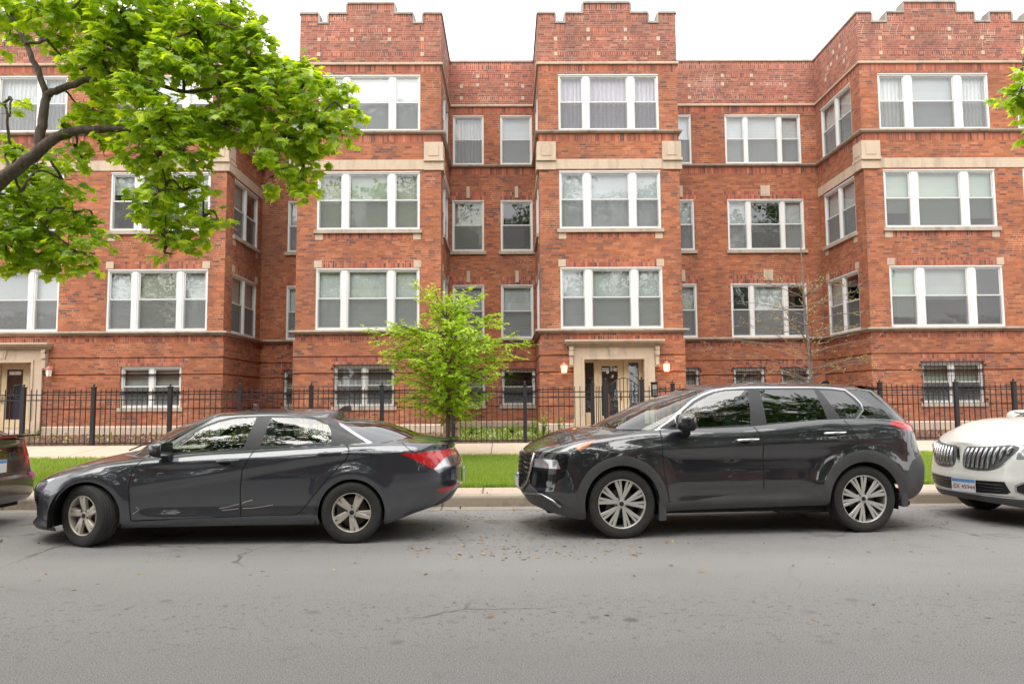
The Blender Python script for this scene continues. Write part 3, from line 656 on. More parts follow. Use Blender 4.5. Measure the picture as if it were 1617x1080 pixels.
# ---- entrances ------------------------------------------------------------------------
M['lampglass'] = NT('lit lamp glass').set((1, .62, .25), .3, 0, Emission_Color=(1, .55, .2, 1), Emission_Strength=1.9)
M['bulb'] = NT('lit bulb').set((1, .9, .7), .3, 0, Emission_Color=(1, .85, .6, 1), Emission_Strength=6.0)
M['frosted'] = flat('unlit frosted glass', (.85, .83, .78), .35)
M['copper'] = flat('weathered copper', (.42, .16, .11), .5, .3, .3, 40)
M['piano_n'] = flat('black numeral paint', (.02, .02, .02), .5)
M['number'] = flat('white numerals', (.85, .85, .82), .5)
M['foyer'] = flat('foyer plaster', (.30, .24, .17), .8, 0, .2, 3)
def entrance(x0, x1, digits, lit, mirrored=False):
    """limestone surround x0..x1 in the bay plane with a glazed door set back"""
    e = MB(); pw = .29; zt = 2.72
    e.box(x0, x0+pw, YB-.10, YB+.62, .55, zt+.001); e.box(x1-pw, x1, YB-.10, YB+.62, .55, zt+.001)
    e.box(x0, x1, YB-.102, YB+.62, zt, 3.04)
    e.box(x0-.02, x0+pw+.02, YB-.14, YB-.101, .55, .98); e.box(x1-pw-.02, x1+.02, YB-.14, YB-.101, .55, .98)
    e.box(x0+pw-.05, x0+pw+.012, YB-.13, YB+.1, .98, zt-.0); e.box(x1-pw-.012, x1-pw+.05, YB-.13, YB+.1, .98, zt-.0)
    e.box(x0+pw-.05, x1-pw+.05, YB-.132, YB+.1, zt-.05, zt+.03)
    for z, o_, h in ((3.04, .16, .04), (3.08, .22, .05), (3.13, .30, .045), (3.175, .34, .05)): e.box(x0-.14-o_*.35, x1+.14+o_*.35, YB-o_, YB+.05, z, z+h)
    for s_, x in ((-1, x0), (1, x1)):      # brackets
        a, c = (x-.13, x-.005) if s_ < 0 else (x+.005, x+.13)
        e.box(a, c, YB-.20, YB+.02, 2.78, 3.04); e.box(a+.01, c-.01, YB-.16, YB+.02, 2.50, 2.781); e.box(a-.01, c+.01, YB-.12, YB+.02, 2.45, 2.50)
        e.tube([(a, YB-.17, 2.95), (c, YB-.17, 2.95)], .045, 10)
    xc = (x0+x1)/2; e.prism([(xc-.11, 2.74), (xc+.11, 2.74), (xc+.16, 3.03), (xc-.16, 3.03)], YB-.135, YB-.1); e.prism([(xc-.06, 2.78), (xc+.06, 2.78), (xc+.09, 2.98), (xc-.09, 2.98)], YB-.15, YB-.134)
    ent = bpart(e, 'entrance_surround', M['stone'])
    st = MB(); st.box(x0+pw, x1-pw, YB-.25, YB+.64, .5, .78); st.box(x0+pw-.1, x1-pw+.1, YB-.55, YB-.25, .5, .70)
    s1 = st.build('door_step', M['base'], ent); 
    # screen with sidelights, door and post
    a, c = x0+pw, x1-pw; w_ = c-a; yd = YB+.42
    d = MB(); mir = lambda f: (c-f*w_ if mirrored else a+f*w_)
    def bx(f0, f1, z0, z1, y0=0, y1=.07, mb=d, bev=0): xa, xb = sorted((mir(f0), mir(f1))); mb.box(xa, xb, yd+y0, yd+y1, z0, z1, bev=bev)
    zb = .78
    bx(0, .05, zb, zt); bx(.20, .26, zb, zt, -.03, .08); bx(.695, .775, zb, zt, -.04, .09); bx(.95, 1, zb, zt)
    bx(.05, .20, 2.6, zt); bx(.05, .20, zb, 1.14); bx(.775, .95, 2.6, zt); bx(.775, .95, zb, 1.14); bx(.26, .695, 2.62, zt, -.02)
    d.box(a-.0, c+.0, yd-.03, yd+.10, zt-.06, zt-.002)
    ds_ = d.build('door_screen', M['cream'], ent)
    for f0, f1 in ((.05, .20), (.775, .95)):
        gl = MB(); xa, xb = sorted((mir(f0), mir(f1))); gl.face([(xa, yd+.03, 1.14), (xb, yd+.03, 1.14), (xb, yd+.03, 2.6), (xa, yd+.03, 2.6)]); gl.build('sidelight', M['pane'], ent)
    dm = MB()
    def bd(f0, f1, z0, z1, y0=.01, y1=.055): bx(f0, f1, z0, z1, y0, y1, dm)
    bd(.265, .33, zb+.01, 2.615); bd(.60, .69, zb+.01, 2.615); bd(.33, .60, 2.50, 2.615); bd(.33, .60, zb+.01, 1.04)
    door = dm.build('door', M['cream'], ent)
    g2 = MB(); xa, xb = sorted((mir(.33), mir(.60))); g2.face([(xa, yd+.03, 1.04), (xb, yd+.03, 1.04), (xb, yd+.03, 2.50), (xa, yd+.03, 2.50)]); g2.build('door_glass', M['pane'], ent)
    hd = MB(); hx = mir(.65); hd.box(hx-.02, hx+.02, yd-.005, yd+.01, 1.5, 1.72); hd.tube([(hx, yd-.05, 1.53), (hx, yd-.06, 1.6), (hx, yd-.05, 1.68)], .01, 6); hd.build('door_handle', flat('door brass', (.35, .30, .22), .35, .9), ent)
    pit = .050; xq = (xa+xb)/2-pit*(len(digits)-1)/2
    for k_, ch in enumerate(digits):
        if ch == ' ': continue
        tl = MB(); tl.box(xq+k_*pit-.0225, xq+k_*pit+.0225, yd+.012, yd+.022, 2.345, 2.445); tile = tl.build('number_tile', M['number'], ent)
        tm2 = text_mesh(ch, .105, .001).copy(); tm2.materials.clear(); tm2.materials.append(M['piano_n']); link('numeral', tm2, tile, Matrix.Translation((xq+k_*pit, yd+.009, 2.395)) @ Matrix.Rotation(R(90), 4, 'X') @ Matrix.Diagonal((.50, .72, 1, 1)))
    fo = MB(); fo.box(a-.4, c+.4, yd+2.2, yd+2.3, .5, 3.0); fo.box(a-.5, a-.4, yd+.12, yd+2.3, .5, 3.0); fo.box(c+.4, c+.5, yd+.12, yd+2.3, .5, 3.0); fo.box(a-.4, c+.4, yd+.12, yd+2.3, 2.95, 3.05); fo.box(a-.4, c+.4, yd+.12, yd+2.3, .68, .75)
    fo.build('foyer', M['foyer'], ent)
    if lit:
        bl_ = MB(); bl_.lathe([(.001, 2.17), (.07, 2.19), (.09, 2.25), (.07, 2.31), (.001, 2.33)], 12, Matrix.Translation((mir(.44), yd+.9, 0))); bl_.build('foyer_lamp', M['bulb'], ent)
    else:
        cu_ = MB(); cu_.box(xa+.05, xb-.08, yd+.25, yd+.27, .95, 1.72); cu_.build('door_curtain', flat('blue cloth', (.02, .045, .09), .8, 0, .3, 8), ent)
    return ent
entrance(1.925, 4.265, '6704 - 06', True)
entrance(-15.65, -13.31, '6710-12', False, True)
def lantern(x, z, lit, label):
    e = empty('wall_lantern', (x, YB-.04, z), 0, label, 'lantern', 'lanterns beside the entrance doors')
    b_ = MB(); b_.box(-.045, .045, -.03, .04, -.02, .22); b_.tube([(0, 0, .16), (0, -.10, .26), (0, -.16, .24), (0, -.16, .17)], .011, 8)
    b_.build('bracket', M['copper'], e)
    r_ = MB(); T = Matrix.Translation((0, -.16, 0))
    r_.lathe([(.015, .17), (.03, .16), (.05, .135), (.115, .085), (.12, .075), (.10, .07), (.001, .07)], 6, T, smooth=False); r_.lathe([(.001, -.16), (.075, -.16), (.08, -.135), (.001, -.13)], 6, T, smooth=False)
    for k in range(6): an = 2*math.pi*k/6; r_.tube([(.098*math.cos(an), -.16+.098*math.sin(an), .07), (.08*math.cos(an), -.16+.08*math.sin(an), -.14)], .006, 4)
    r_.build('cage', M['copper'], e)
    g_ = MB(); g_.lathe([(.088, .068), (.072, -.13)], 6, T, smooth=False); g_.build('lamp_glass', M['lampglass'] if lit else M['frosted'], e)
    return e
lantern(1.64, 2.42, True, 'lit copper lantern on the brick left of the middle entrance')
lantern(4.58, 2.44, True, 'lit copper lantern on the brick right of the middle entrance')
lantern(-13.05, 2.40, False, 'unlit copper lantern with white glass right of the leftmost entrance')
TRACE = False
# ================================================================ cars
def pch(tbl):
    xs = [p[0] for p in tbl]; ys = [p[1] for p in tbl]; n = len(xs)
    if n == 1: return lambda x: ys[0]
    h = [xs[i+1]-xs[i] for i in range(n-1)]; d = [(ys[i+1]-ys[i])/h[i] for i in range(n-1)]; m = [0]*n
    m[0], m[-1] = d[0], d[-1]
    for i in range(1, n-1):
        if d[i-1]*d[i] > 0:
            w1, w2 = 2*h[i]+h[i-1], h[i]+2*h[i-1]; m[i] = (w1+w2)/(w1/d[i-1]+w2/d[i])
    def f(x):
        if x <= xs[0]: return ys[0]
        if x >= xs[-1]: return ys[-1]
        i = 0
        while x > xs[i+1]: i += 1
        t = (x-xs[i])/h[i]; t2, t3 = t*t, t*t*t
        return (2*t3-3*t2+1)*ys[i]+(t3-2*t2+t)*h[i]*m[i]+(-2*t3+3*t2)*ys[i+1]+(t3-t2)*h[i]*m[i+1]
    return f
def sstep(a, b, x): t = max(0, min(1, (x-a)/(b-a))); return t*t*(3-2*t)
def inpoly(p, poly):
    x, y = p; c = False; j = len(poly)-1
    for i in range(len(poly)):
        xi, yi = poly[i]; xj, yj = poly[j]
        if (yi > y) != (yj > y) and x < (xj-xi)*(y-yi)/(yj-yi)+xi: c = not c
        j = i
    return c
def offset_poly(poly, d):       # grow by d
    n = len(poly); area = sum(poly[i][0]*poly[(i+1) % n][1]-poly[(i+1) % n][0]*poly[i][1] for i in range(n)); sg = 1 if area > 0 else -1; out = []
    for i in range(n):
        a, b_, c = Vector(poly[i-1]), Vector(poly[i]), Vector(poly[(i+1) % n])
        e1, e2 = (b_-a).normalized(), (c-b_).normalized(); n1, n2 = Vector((e1.y, -e1.x))*sg, Vector((e2.y, -e2.x))*sg
        m = n1+n2; m = m/max(.35, m.length_squared)*2 if m.length > .01 else n1
        out.append(tuple(b_+m*d))
    return out
def strip(pts, w):              # thin polygon along a polyline
    l, r = [], []
    for i, p in enumerate(pts):
        a = Vector(pts[max(0, i-1)]); c = Vector(pts[min(len(pts)-1, i+1)]); t = (c-a).normalized(); n = Vector((-t.y, t.x))*w/2
        l.append(tuple(Vector(p)+n)); r.append(tuple(Vector(p)-n))
    return l+r[::-1]
def arc(cx, cz, r, a0, a1, n=18): return [(cx+r*math.cos(R(a0+(a1-a0)*i/n)), cz+r*math.sin(R(a0+(a1-a0)*i/n))) for i in range(n+1)]
def smooth_poly(pts, it=2, closed=True, keep=()):
    for _ in range(it):
        o = []; n = len(pts)
        for i in range(n if closed else n-1):
            a, b_ = Vector(pts[i]), Vector(pts[(i+1) % n]); o += [tuple(a*.75+b_*.25), tuple(a*.25+b_*.75)]
        if not closed: o = [pts[0]]+o+[pts[-1]]
        pts = o
    return pts
def shell(sp):
    """half body grid (near side, y<0) mirrored; returns bmesh with a face layer: 0 tub, 1 cap, 2 house, 3 roof"""
    bm = bmesh.new(); zl = bm.faces.layers.int.new('zone')
    g = lambda k: pch(sp[k])
    zb, zs, zc, Wx, xf, xr = g('zb'), g('zs'), g('zc'), g('W'), g('xf'), g('xr')
    ins = pch(sp['inset']); disp = sp.get('disp', lambda x, z: 0)
    x0, x1 = sp['x0'], sp['x1']; af, nf, ar, nr = sp['plan']
    st = []
    NF, NS, NR = 26, sp.get('ns', 110), 22
    for k in range(NF): th = math.pi/2*k/NF; st.append((x0+af-af*math.cos(th)**(2/nf), math.sin(th)**(2/nf)))
    for k in range(NS+1): st.append((x0+af+(x1-ar-x0-af)*k/NS, 1.0))
    for k in range(1, NR+1): th = math.pi/2*(1-k/NR); st.append((x1-ar+ar*math.cos(th)**(2/nr), math.sin(th)**(2/nr) if k < NR else 0))
    vrows = [i/40 for i in range(0, 37)]+[.92, .94, .955, .97, .98, .99, 1.0]
    trows = [.012, .03, .06, .1, .15, .22, .3, .4, .5, .6, .7, .8, .9, 1.0]
    grid = []
    for (x, ey) in st:
        col = []; zB, zS, zC = zb(x), zs(x), zc(x); w_ = Wx(x)
        for v in vrows:
            z = zB+(zS-zB)*v; f = sstep(x0+1.0, x0, x); r_ = sstep(x1-.9, x1, x)
            dx = (xf(z)-x0)*f+(xr(z)-x1)*r_
            yy = (w_-ins(v)-disp(x, z))*ey
            col.append((x+dx, -yy, z))
        xs_, ys_ = col[-1][0], -col[-1][1]
        for t in trows:
            gg = 1-(1-t)**sp.get('crown', 2.6); hf = sp.get('hoodbump', lambda x, t: 0)(x, t)
            col.append((xs_, -ys_*(1-t), zS+(zC-zS)*gg+hf))
        grid.append(col)
    def addgrid(grid, zone):
        V = [[bm.verts.new(p) for p in c] for c in grid]
        for i in range(len(V)-1):
            for j in range(len(V[0])-1):
                q = [V[i][j], V[i+1][j], V[i+1][j+1], V[i][j+1]]
                if (q[0].co-q[2].co).length < 1e-5: continue
                try: f = bm.faces.new(q)
                except ValueError: continue
                f[zl] = zone(i, j)
    nv = len(vrows)
    addgrid(grid, lambda i, j: 0 if j < nv-1 else 1)
    # greenhouse
    h = sp['house']; bz, tz, rc = pch(h['bz']), pch(h['tz']), pch(h['roof'])
    def ring(xa, xb, a, n_, b_, m_, yy, N1=20, N2=90, N3=20):
        o = []
        for k in range(N1): th = math.pi/2*k/N1; o.append((xa+a-a*math.cos(th)**(2/n_), yy*math.sin(th)**(2/n_)))
        for k in range(N2+1): o.append((xa+a+(xb-b_-xa-a)*k/N2, yy))
        for k in range(1, N3+1): th = math.pi/2*(1-k/N3); o.append((xb-b_+b_*math.cos(th)**(2/m_), yy*math.sin(th)**(2/m_) if k < N3 else 0))
        return o
    rb_ = ring(*h['base']); rt_h = ring(*h['top']); hg = []
    yb_f, yt_f = pch(h.get('byx', [(0, 1)])), pch(h.get('tyx', [(0, 1)]))
    for (bx_, by_), (tx_, ty_) in zip(rb_, rt_h):
        by_ *= yb_f(bx_); ty_ *= yt_f(tx_); zb_, zt_ = bz(bx_), tz(tx_); col = []
        fx = h['bulge'][0]*sstep(h['base'][6-0]*.9, 0, by_) if bx_ < 0 else h['bulge'][1]*sstep(h['base'][6]*.9, 0, by_)
        for k in range(15):
            v = k/14; s_ = math.sin(math.pi*v); e = h['bulge'][2]*s_
            x = bx_+(tx_-bx_)*v; y = by_+(ty_-by_)*v+e*(by_ > .01); z = zb_+(zt_-zb_)*v+fx*s_
            col.append((x, -y, z))
        zc_ = rc(tx_)
        for t in (.02, .05, .1, .17, .26, .38, .52, .68, .84, 1): col.append((tx_, -ty_*(1-t), zt_+(zc_-zt_)*(1-(1-t)**3)))
        hg.append(col)
    addgrid(hg, lambda i, j: 2 if j < 14 else 3)
    geom = bm.verts[:]+bm.edges[:]+bm.faces[:]
    r_ = bmesh.ops.duplicate(bm, geom=geom); nv_ = [e for e in r_['geom'] if isinstance(e, bmesh.types.BMVert)]
    for v in nv_: v.co.y *= -1
    bmesh.ops.reverse_faces(bm, faces=[e for e in r_['geom'] if isinstance(e, bmesh.types.BMFace)])
    bmesh.ops.remove_doubles(bm, verts=[v for v in bm.verts if abs(v.co.y) < 1e-4], dist=2e-4)
    bmesh.ops.remove_doubles(bm, verts=bm.verts[:], dist=1e-5)
    bmesh.ops.recalc_face_normals(bm, faces=bm.faces[:])
    return bm, zl
def cut_poly(bm, zl, poly, axis, zones, xr_=None, ymin=None, closed=True):
    """cut the shell along a polygon seen along the axis ('y': side view x,z; 'x': front view y,z)"""
    ia, ib = (0, 2) if axis == 'y' else (1, 2)
    n = len(poly); pa = [p[0] for p in poly]; pb = [p[1] for p in poly]; box = (min(pa)-.003, max(pa)+.003, min(pb)-.003, max(pb)+.003); cand = []
    for f in bm.faces:
        if f[zl] not in zones: continue
        a_ = [v.co[ia] for v in f.verts]; b__ = [v.co[ib] for v in f.verts]
        if max(a_) < box[0] or min(a_) > box[1] or max(b__) < box[2] or min(b__) > box[3]: continue
        cand.append(f)
    for i in range(n if closed else n-1):
        p, q = Vector(poly[i]), Vector(poly[(i+1) % n]); d = q-p
        if d.length < 1e-6: continue
        d.normalize(); nn = Vector((-d.y, d.x)); lo = (min(p.x, q.x)-.002, min(p.y, q.y)-.002); hi = (max(p.x, q.x)+.002, max(p.y, q.y)+.002)
        fs = []
        for f in cand:
            vs = [(v.co[ia], v.co[ib]) for v in f.verts]
            if max(a for a, _ in vs) < lo[0] or min(a for a, _ in vs) > hi[0] or max(b_ for _, b_ in vs) < lo[1] or min(b_ for _, b_ in vs) > hi[1]: continue
            if xr_ and not (xr_[0] < f.verts[0].co.x < xr_[1]): continue
            if ymin and abs(f.verts[0].co.y) < ymin-.1: continue
            s_ = [(a-p.x)*nn.x+(b_-p.y)*nn.y for a, b_ in vs]
            if min(s_) < -1e-5 and max(s_) > 1e-5: fs.append(f)
        if not fs: continue
        if TRACE: print('cut', i, len(fs), flush=True)
        no = Vector((0, 0, 0)); no[ia] = nn.x; no[ib] = nn.y; co = Vector((0, 0, 0)); co[ia] = p.x; co[ib] = p.y
        ge = list(fs)
        for f in fs: ge.extend(f.edges); ge.extend(f.verts)
        r_ = bmesh.ops.bisect_plane(bm, geom=list(dict.fromkeys(ge)), plane_co=co, plane_no=no, dist=1e-5)
        keep = {f: 1 for f in cand if f.is_valid}
        for f in r_['geom']:
            if isinstance(f, bmesh.types.BMFace) and f.is_valid: keep[f] = 1
        cand = list(keep)
def assemble(sp, root):
    bm, zl = shell(sp)
    regs = sp['regions']        # name, poly, opts
    for name, poly, o in regs:
        cut_poly(bm, zl, poly, o.get('axis', 'y'), o.get('zones', (0, 1, 2, 3)), o.get('xr'), o.get('ymin'))
        if o.get('ymin') and o.get('axis', 'y') == 'y':
            for s_ in (-1, 1):
                xs = [p[0] for p in poly]; zs_ = [p[1] for p in poly]
                fs = [f for f in bm.faces if f[zl] in o.get('zones', (0, 1, 2, 3)) and min(xs)-.05 < f.verts[0].co.x < max(xs)+.05 and min(zs_)-.05 < f.verts[0].co.z < max(zs_)+.05]
                ge = list(fs)
                for f in fs: ge.extend(f.edges); ge.extend(f.verts)
                if fs: bmesh.ops.bisect_plane(bm, geom=list(dict.fromkeys(ge)), plane_co=(0, s_*o['ymin'], 0), plane_no=(0, 1, 0), dist=1e-5)
    bm.normal_update(); bm.verts.index_update(); h = sp['house']
    def inside_house(c):
        xa, xb = h['base'][0], h['base'][1]; yb_ = h['base'][6]
        if not (xa+.12 < c.x < xb-.12): return False
        a, b_ = h['base'][2], h['base'][4]; e = 1
        if c.x < xa+a: e = (1-min(1, (xa+a-c.x)/a)**h['base'][3])**(1/h['base'][3])
        if c.x > xb-b_: e = (1-min(1, (c.x-xb+b_)/b_)**h['base'][5])**(1/h['base'][5])
        return abs(c.y) < yb_*e-.05
    groups = {}
    for f in bm.faces:
        c = f.calc_center_median(); z = f[zl]; key = None
        if z == 1 and inside_house(c): continue
        for name, poly, o in regs:
            if z not in o.get('zones', (0, 1, 2, 3)): continue
            if o.get('xr') and not (o['xr'][0] < c.x < o['xr'][1]): continue
            if o.get('ymin') and abs(c.y) < o['ymin']: continue
            if o.get('ymax') and abs(c.y) > o['ymax']: continue
            if o.get('nz') and abs(f.normal.z) > o['nz']: continue
            p = (c.x, c.z) if o.get('axis', 'y') == 'y' else (c.y, c.z)
            if o.get('sym'): p = (abs(c.y), c.z)
            if inpoly(p, poly): key = (name, o); break
        if key is None: k = ('body', '', 'body')
        else:
            name, o = key
            if o.get('drop'): continue
            side_ = '' if o.get('one') else ('-' if c.y < 0 else '+')
            k = (o.get('part', name), side_+str(o.get('id', '')), name)
        groups.setdefault((k[0], k[1]), []).append((f, k[2]))
    objs = {}
    for (pname, sid), fl in groups.items():
        mats = []; vm = {}; verts = []; nrm = []; faces = []; mi = []
        for f, nm in fl:
            mt_ = sp['mats'][nm]
            if mt_ not in mats: mats.append(mt_)
            mi.append(mats.index(mt_)); q = []
            for v in f.verts:
                kk = v.index
                if kk not in vm: vm[kk] = len(verts); verts.append(v.co.copy()); nrm.append(v.normal.copy())
                q.append(vm[kk])
            faces.append(q)
        me = bpy.data.meshes.new(pname); me.from_pydata([tuple(v) for v in verts], [], faces)
        for m in mats: me.materials.append(m)
        me.polygons.foreach_set('material_index', mi); me.polygons.foreach_set('use_smooth', [True]*len(faces)); me.update()
        me.normals_split_custom_set_from_vertices([tuple(n) for n in nrm])
        o = link(pname, me, root); objs[(pname, sid)] = o
    bm.free()
    for (pname, sid), o in list(objs.items()):       # sub-parts go under their door
        par = sp.get('under', {}).get(pname+sid[1:])
        if par and (par, sid[:1]+sp['under_id'].get(pname+sid[1:], '')) in objs: o.parent = objs[(par, sid[:1]+sp['under_id'].get(pname+sid[1:], ''))]
    return objs
def paint(name, col, metal=0, rough=.4, flake=None, dust=.10, coat=1.0):
    t = NT(name); n = t.noise(2.2, 5, t.obj(), .65); sp_ = t.n('SeparateXYZ'); t.put(sp_.inputs[0], t.obj())
    low = t.rng(sp_.outputs[2], .15, .55, 1, 0)
    d = t.mt('MULTIPLY', t.rng(n, .3, .7, .3, 1), t.mt('ADD', t.mt('MULTIPLY', low, dust), dust*.12))
    c = t.mix(d, col, (.20, .18, .155))
    t.set(c, t.mt('ADD', rough, t.mt('MULTIPLY', d, .3)), metal, Coat_Weight=coat, Coat_Roughness=t.mt('ADD', .008, t.mt('MULTIPLY', d, .22)), Coat_IOR=1.9, Specular_IOR_Level=.4)
    wv = t.noise(1.1, 2, t.obj()); bp = t.n('Bump'); bp.inputs['Strength'].default_value = .04; bp.inputs['Distance'].default_value = .05; t.put(bp.inputs['Height'], wv); t.t.links.new(bp.outputs[0], t.b.inputs['Coat Normal'])
    return t.m
M['paint_black'] = paint('black car paint', (.018, .019, .025), .3, .35)
M['paint_grey'] = paint('dark graphite car paint', (.040, .045, .060), .4, .35)
M['paint_plum'] = paint('dark brown black car paint', (.012, .010, .013))
M['paint_white'] = paint('pearl white car paint', (.74, .735, .70), 0, .3, dust=.22, coat=.6)
M['clad'] = flat('matte grey plastic cladding', (.080, .080, .084), .55, 0, .25, 6)
M['black_plastic'] = flat('black plastic', (.014, .014, .015), .38)
M['pillar'] = flat('satin pillar trim', (.060, .060, .064), .42)
M['scratch'] = flat('paint scratch', (.42, .41, .40), .6)
M['seam'] = flat('panel gap', (.002, .002, .002), .9)
M['chrome'] = flat('chrome', (.75, .76, .78), .12, 1)
M['satin'] = flat('satin metal trim', (.55, .56, .58), .25, 1)
M['piano'] = flat('gloss black trim', (.01, .01, .011), .08)
M['car_glass'] = glass_mat('car window glass', (.56, .68, .62), 1, .01, .06, .125)
M['tint_glass'] = glass_mat('privacy glass', (.10, .12, .11), 1, .01, .06, .17)
M['screen_glass'] = glass_mat('windscreen glass', (.55, .66, .62), 1, .01, .03, .11)
M['red_lens'] = NT('red lamp lens').set((.50, .010, .016), .14, 0, Coat_Weight=1.0, Coat_Roughness=.02)
M['clear_lens'] = NT('clear lamp lens').set((.42, .43, .44), .10, .55, Coat_Weight=1.0, Coat_Roughness=.02)
M['lamp_dark'] = NT('dark lamp housing').set((.16, .165, .17), .08, .5, Coat_Weight=1.0, Coat_Roughness=.02)
M['amber'] = NT('amber lens').set((.55, .17, .05), .15, 0, Coat_Weight=1.0)
M['tyre'] = flat('tyre rubber', (.036, .034, .032), .8, 0, .35, 9)
M['rim'] = NT('machined alloy').set((.66, .64, .61), .32, .45)
M['rim_warm'] = flat('worn painted alloy', (.60, .555, .49), .36, .35, .25, 20)
M['rim_dark'] = NT('dark alloy').set((.045, .045, .05), .3, .5)
M['disc'] = flat('brake steel', (.10, .085, .075), .5, .6, .4, 20)
M['seat'] = flat('seat cloth', (.07, .07, .072), .8)
M['seat_light'] = flat('grey seat cloth', (.22, .23, .23), .8)
M['under'] = flat('underbody', (.008, .008, .008), .9)
M['plate'] = flat('number plate white', (.75, .76, .78), .4)
M['plate_blue'] = flat('number plate blue', (.12, .30, .60), .4)
M['plate_red'] = flat('plate numerals', (.28, .05, .10), .5)
def wheel(root, x, y, rad, wid, rimr, style, turn=0, sgn=-1, rot=0):
    """sgn -1: outer face looks to -y"""
    e = empty('wheel', (x, y, rad)); e.parent = root
    e.rotation_euler = (0, 0, turn + (0 if sgn < 0 else math.pi))
    T = Matrix.Rotation(R(90), 4, 'X')       # lathe axis z -> -y
    hw = wid/2
    t = MB()
    pr = [(rimr*.99, -hw*.8), (rimr+.012, -hw*.92), (rimr+.05, -hw*1.02), (rad-.035, -hw), (rad-.012, -hw*.93), (rad-.002, -hw*.78)]
    for k in range(5):
        za = -hw*.74+k*hw*1.48/4.6; pr += [(rad, za), (rad, za+hw*.22), (rad-.008, za+hw*.235), (rad-.008, za+hw*.285)]
    pr += [(rad-.002, hw*.78), (rad-.012, hw*.93), (rad-.035, hw), (rimr+.05, hw*1.02), (rimr+.02, hw*.97), (rimr+.006, hw*.92), (rimr*.985, hw*.84)]
    t.lathe(pr, 72, T)
    t.build('tyre', M['tyre'], e)
    rm = MB(); o_ = hw*.84
    rm.lathe([(rimr*.985, o_), (rimr*.99, o_+.006), (rimr*.965, o_+.008), (rimr*.94, o_-.006), (rimr*.92, o_-.05), (rimr*.90, -hw*.7)], 64, T)
    rm.lathe([(.001, o_-.012), (.03, o_-.012), (.062, o_-.02), (.07, o_-.05)], 24, T)
    ns = 5
    def plank(mb, a0, r0, a1, r1, w0, w1, z0, z1, th, mi, m2=None):
        p0 = Vector((r0*math.cos(a0), r0*math.sin(a0))); p1 = Vector((r1*math.cos(a1), r1*math.sin(a1))); d = (p1-p0).normalized(); n = Vector((-d.y, d.x)); K = 4
        ring_ = []
        for k in range(K+1):
            f = k/K; c = p0.lerp(p1, f); w_ = (w0+(w1-w0)*f)/2; z = z0+(z1-z0)*f+.006*math.sin(math.pi*f)
            ring_.append([T @ Vector((c.x+n.x*s_*w_*q, c.y+n.y*s_*w_*q, z-dz)) for s_, q, dz in ((1, 1.12, th), (1, 1, .004), (1, .8, 0), (-1, .8, 0), (-1, 1, .004), (-1, 1.12, th))])
        for k in range(K):
            for j in range(5):
                mb.face([ring_[k][j], ring_[k][j+1], ring_[k+1][j+1], ring_[k+1][j]], mi if 1 <= j <= 3 else (m2 if m2 is not None else mi))
    for i in range(ns):
        a = rot+2*math.pi*i/ns
        if style == 'suv':
            for s_ in (-1, 1):
                plank(rm, a+s_*.10, .045, a+s_*.36, rimr*.95, .030, .036, o_-.016, o_-.004, .03, 0, 1)
                plank(rm, a+s_*.03, .05, a+s_*.17, rimr*.95, .018, .030, o_-.016, o_-.004, .03, 0, 1)
                plank(rm, a+s_*.06, .05, a+s_*.265, rimr*.94, .03, .06, o_-.03, o_-.02, .02, 1)
        else:
            plank(rm, a-.10, .045, a+.02, rimr*.95, .050, .036, o_-.014, o_-.005, .035, 0)
            plank(rm, a+.16, .045, a+.30, rimr*.95, .034, .040, o_-.016, o_-.008, .035, 0)
            plank(rm, a+.03, .05, a+.15, rimr*.90, .03, .05, o_-.034, o_-.028, .02, 0)
    rm.build('rim', [M['rim'] if style == 'suv' else M['rim_warm'], M['rim_dark']], e)
    nb = MB()
    for i in range(5):
        a = rot+2*math.pi*(i+.5)/5; c = T @ Vector((.056*math.cos(a), .056*math.sin(a), o_-.012)); nb.lathe([(.001, .006), (.009, .006), (.010, 0)], 8, Matrix.Translation(c) @ T)
    nb.lathe([(.001, .008), (.022, .008), (.026, 0)], 20, Matrix.Translation(T @ Vector((0, 0, o_-.014))) @ T)
    nb.build('lug_nut', M['rim_dark'], e)
    ds = MB(); ds.lathe([(.001, o_-.07), (.155, o_-.07), (.155, o_-.09), (.001, o_-.095)], 32, T)
    ds.box(-.16, -.05, -(o_-.05), -(o_-.13), -.09, .09, bev=.01); ds.build('brake_disc', M['disc'], e)
    bk = MB(); bk.lathe([(.001, -hw*.5), (rimr*.92, -hw*.5)], 32, T); bk.build('wheel_back', M['under'], e)
    return e
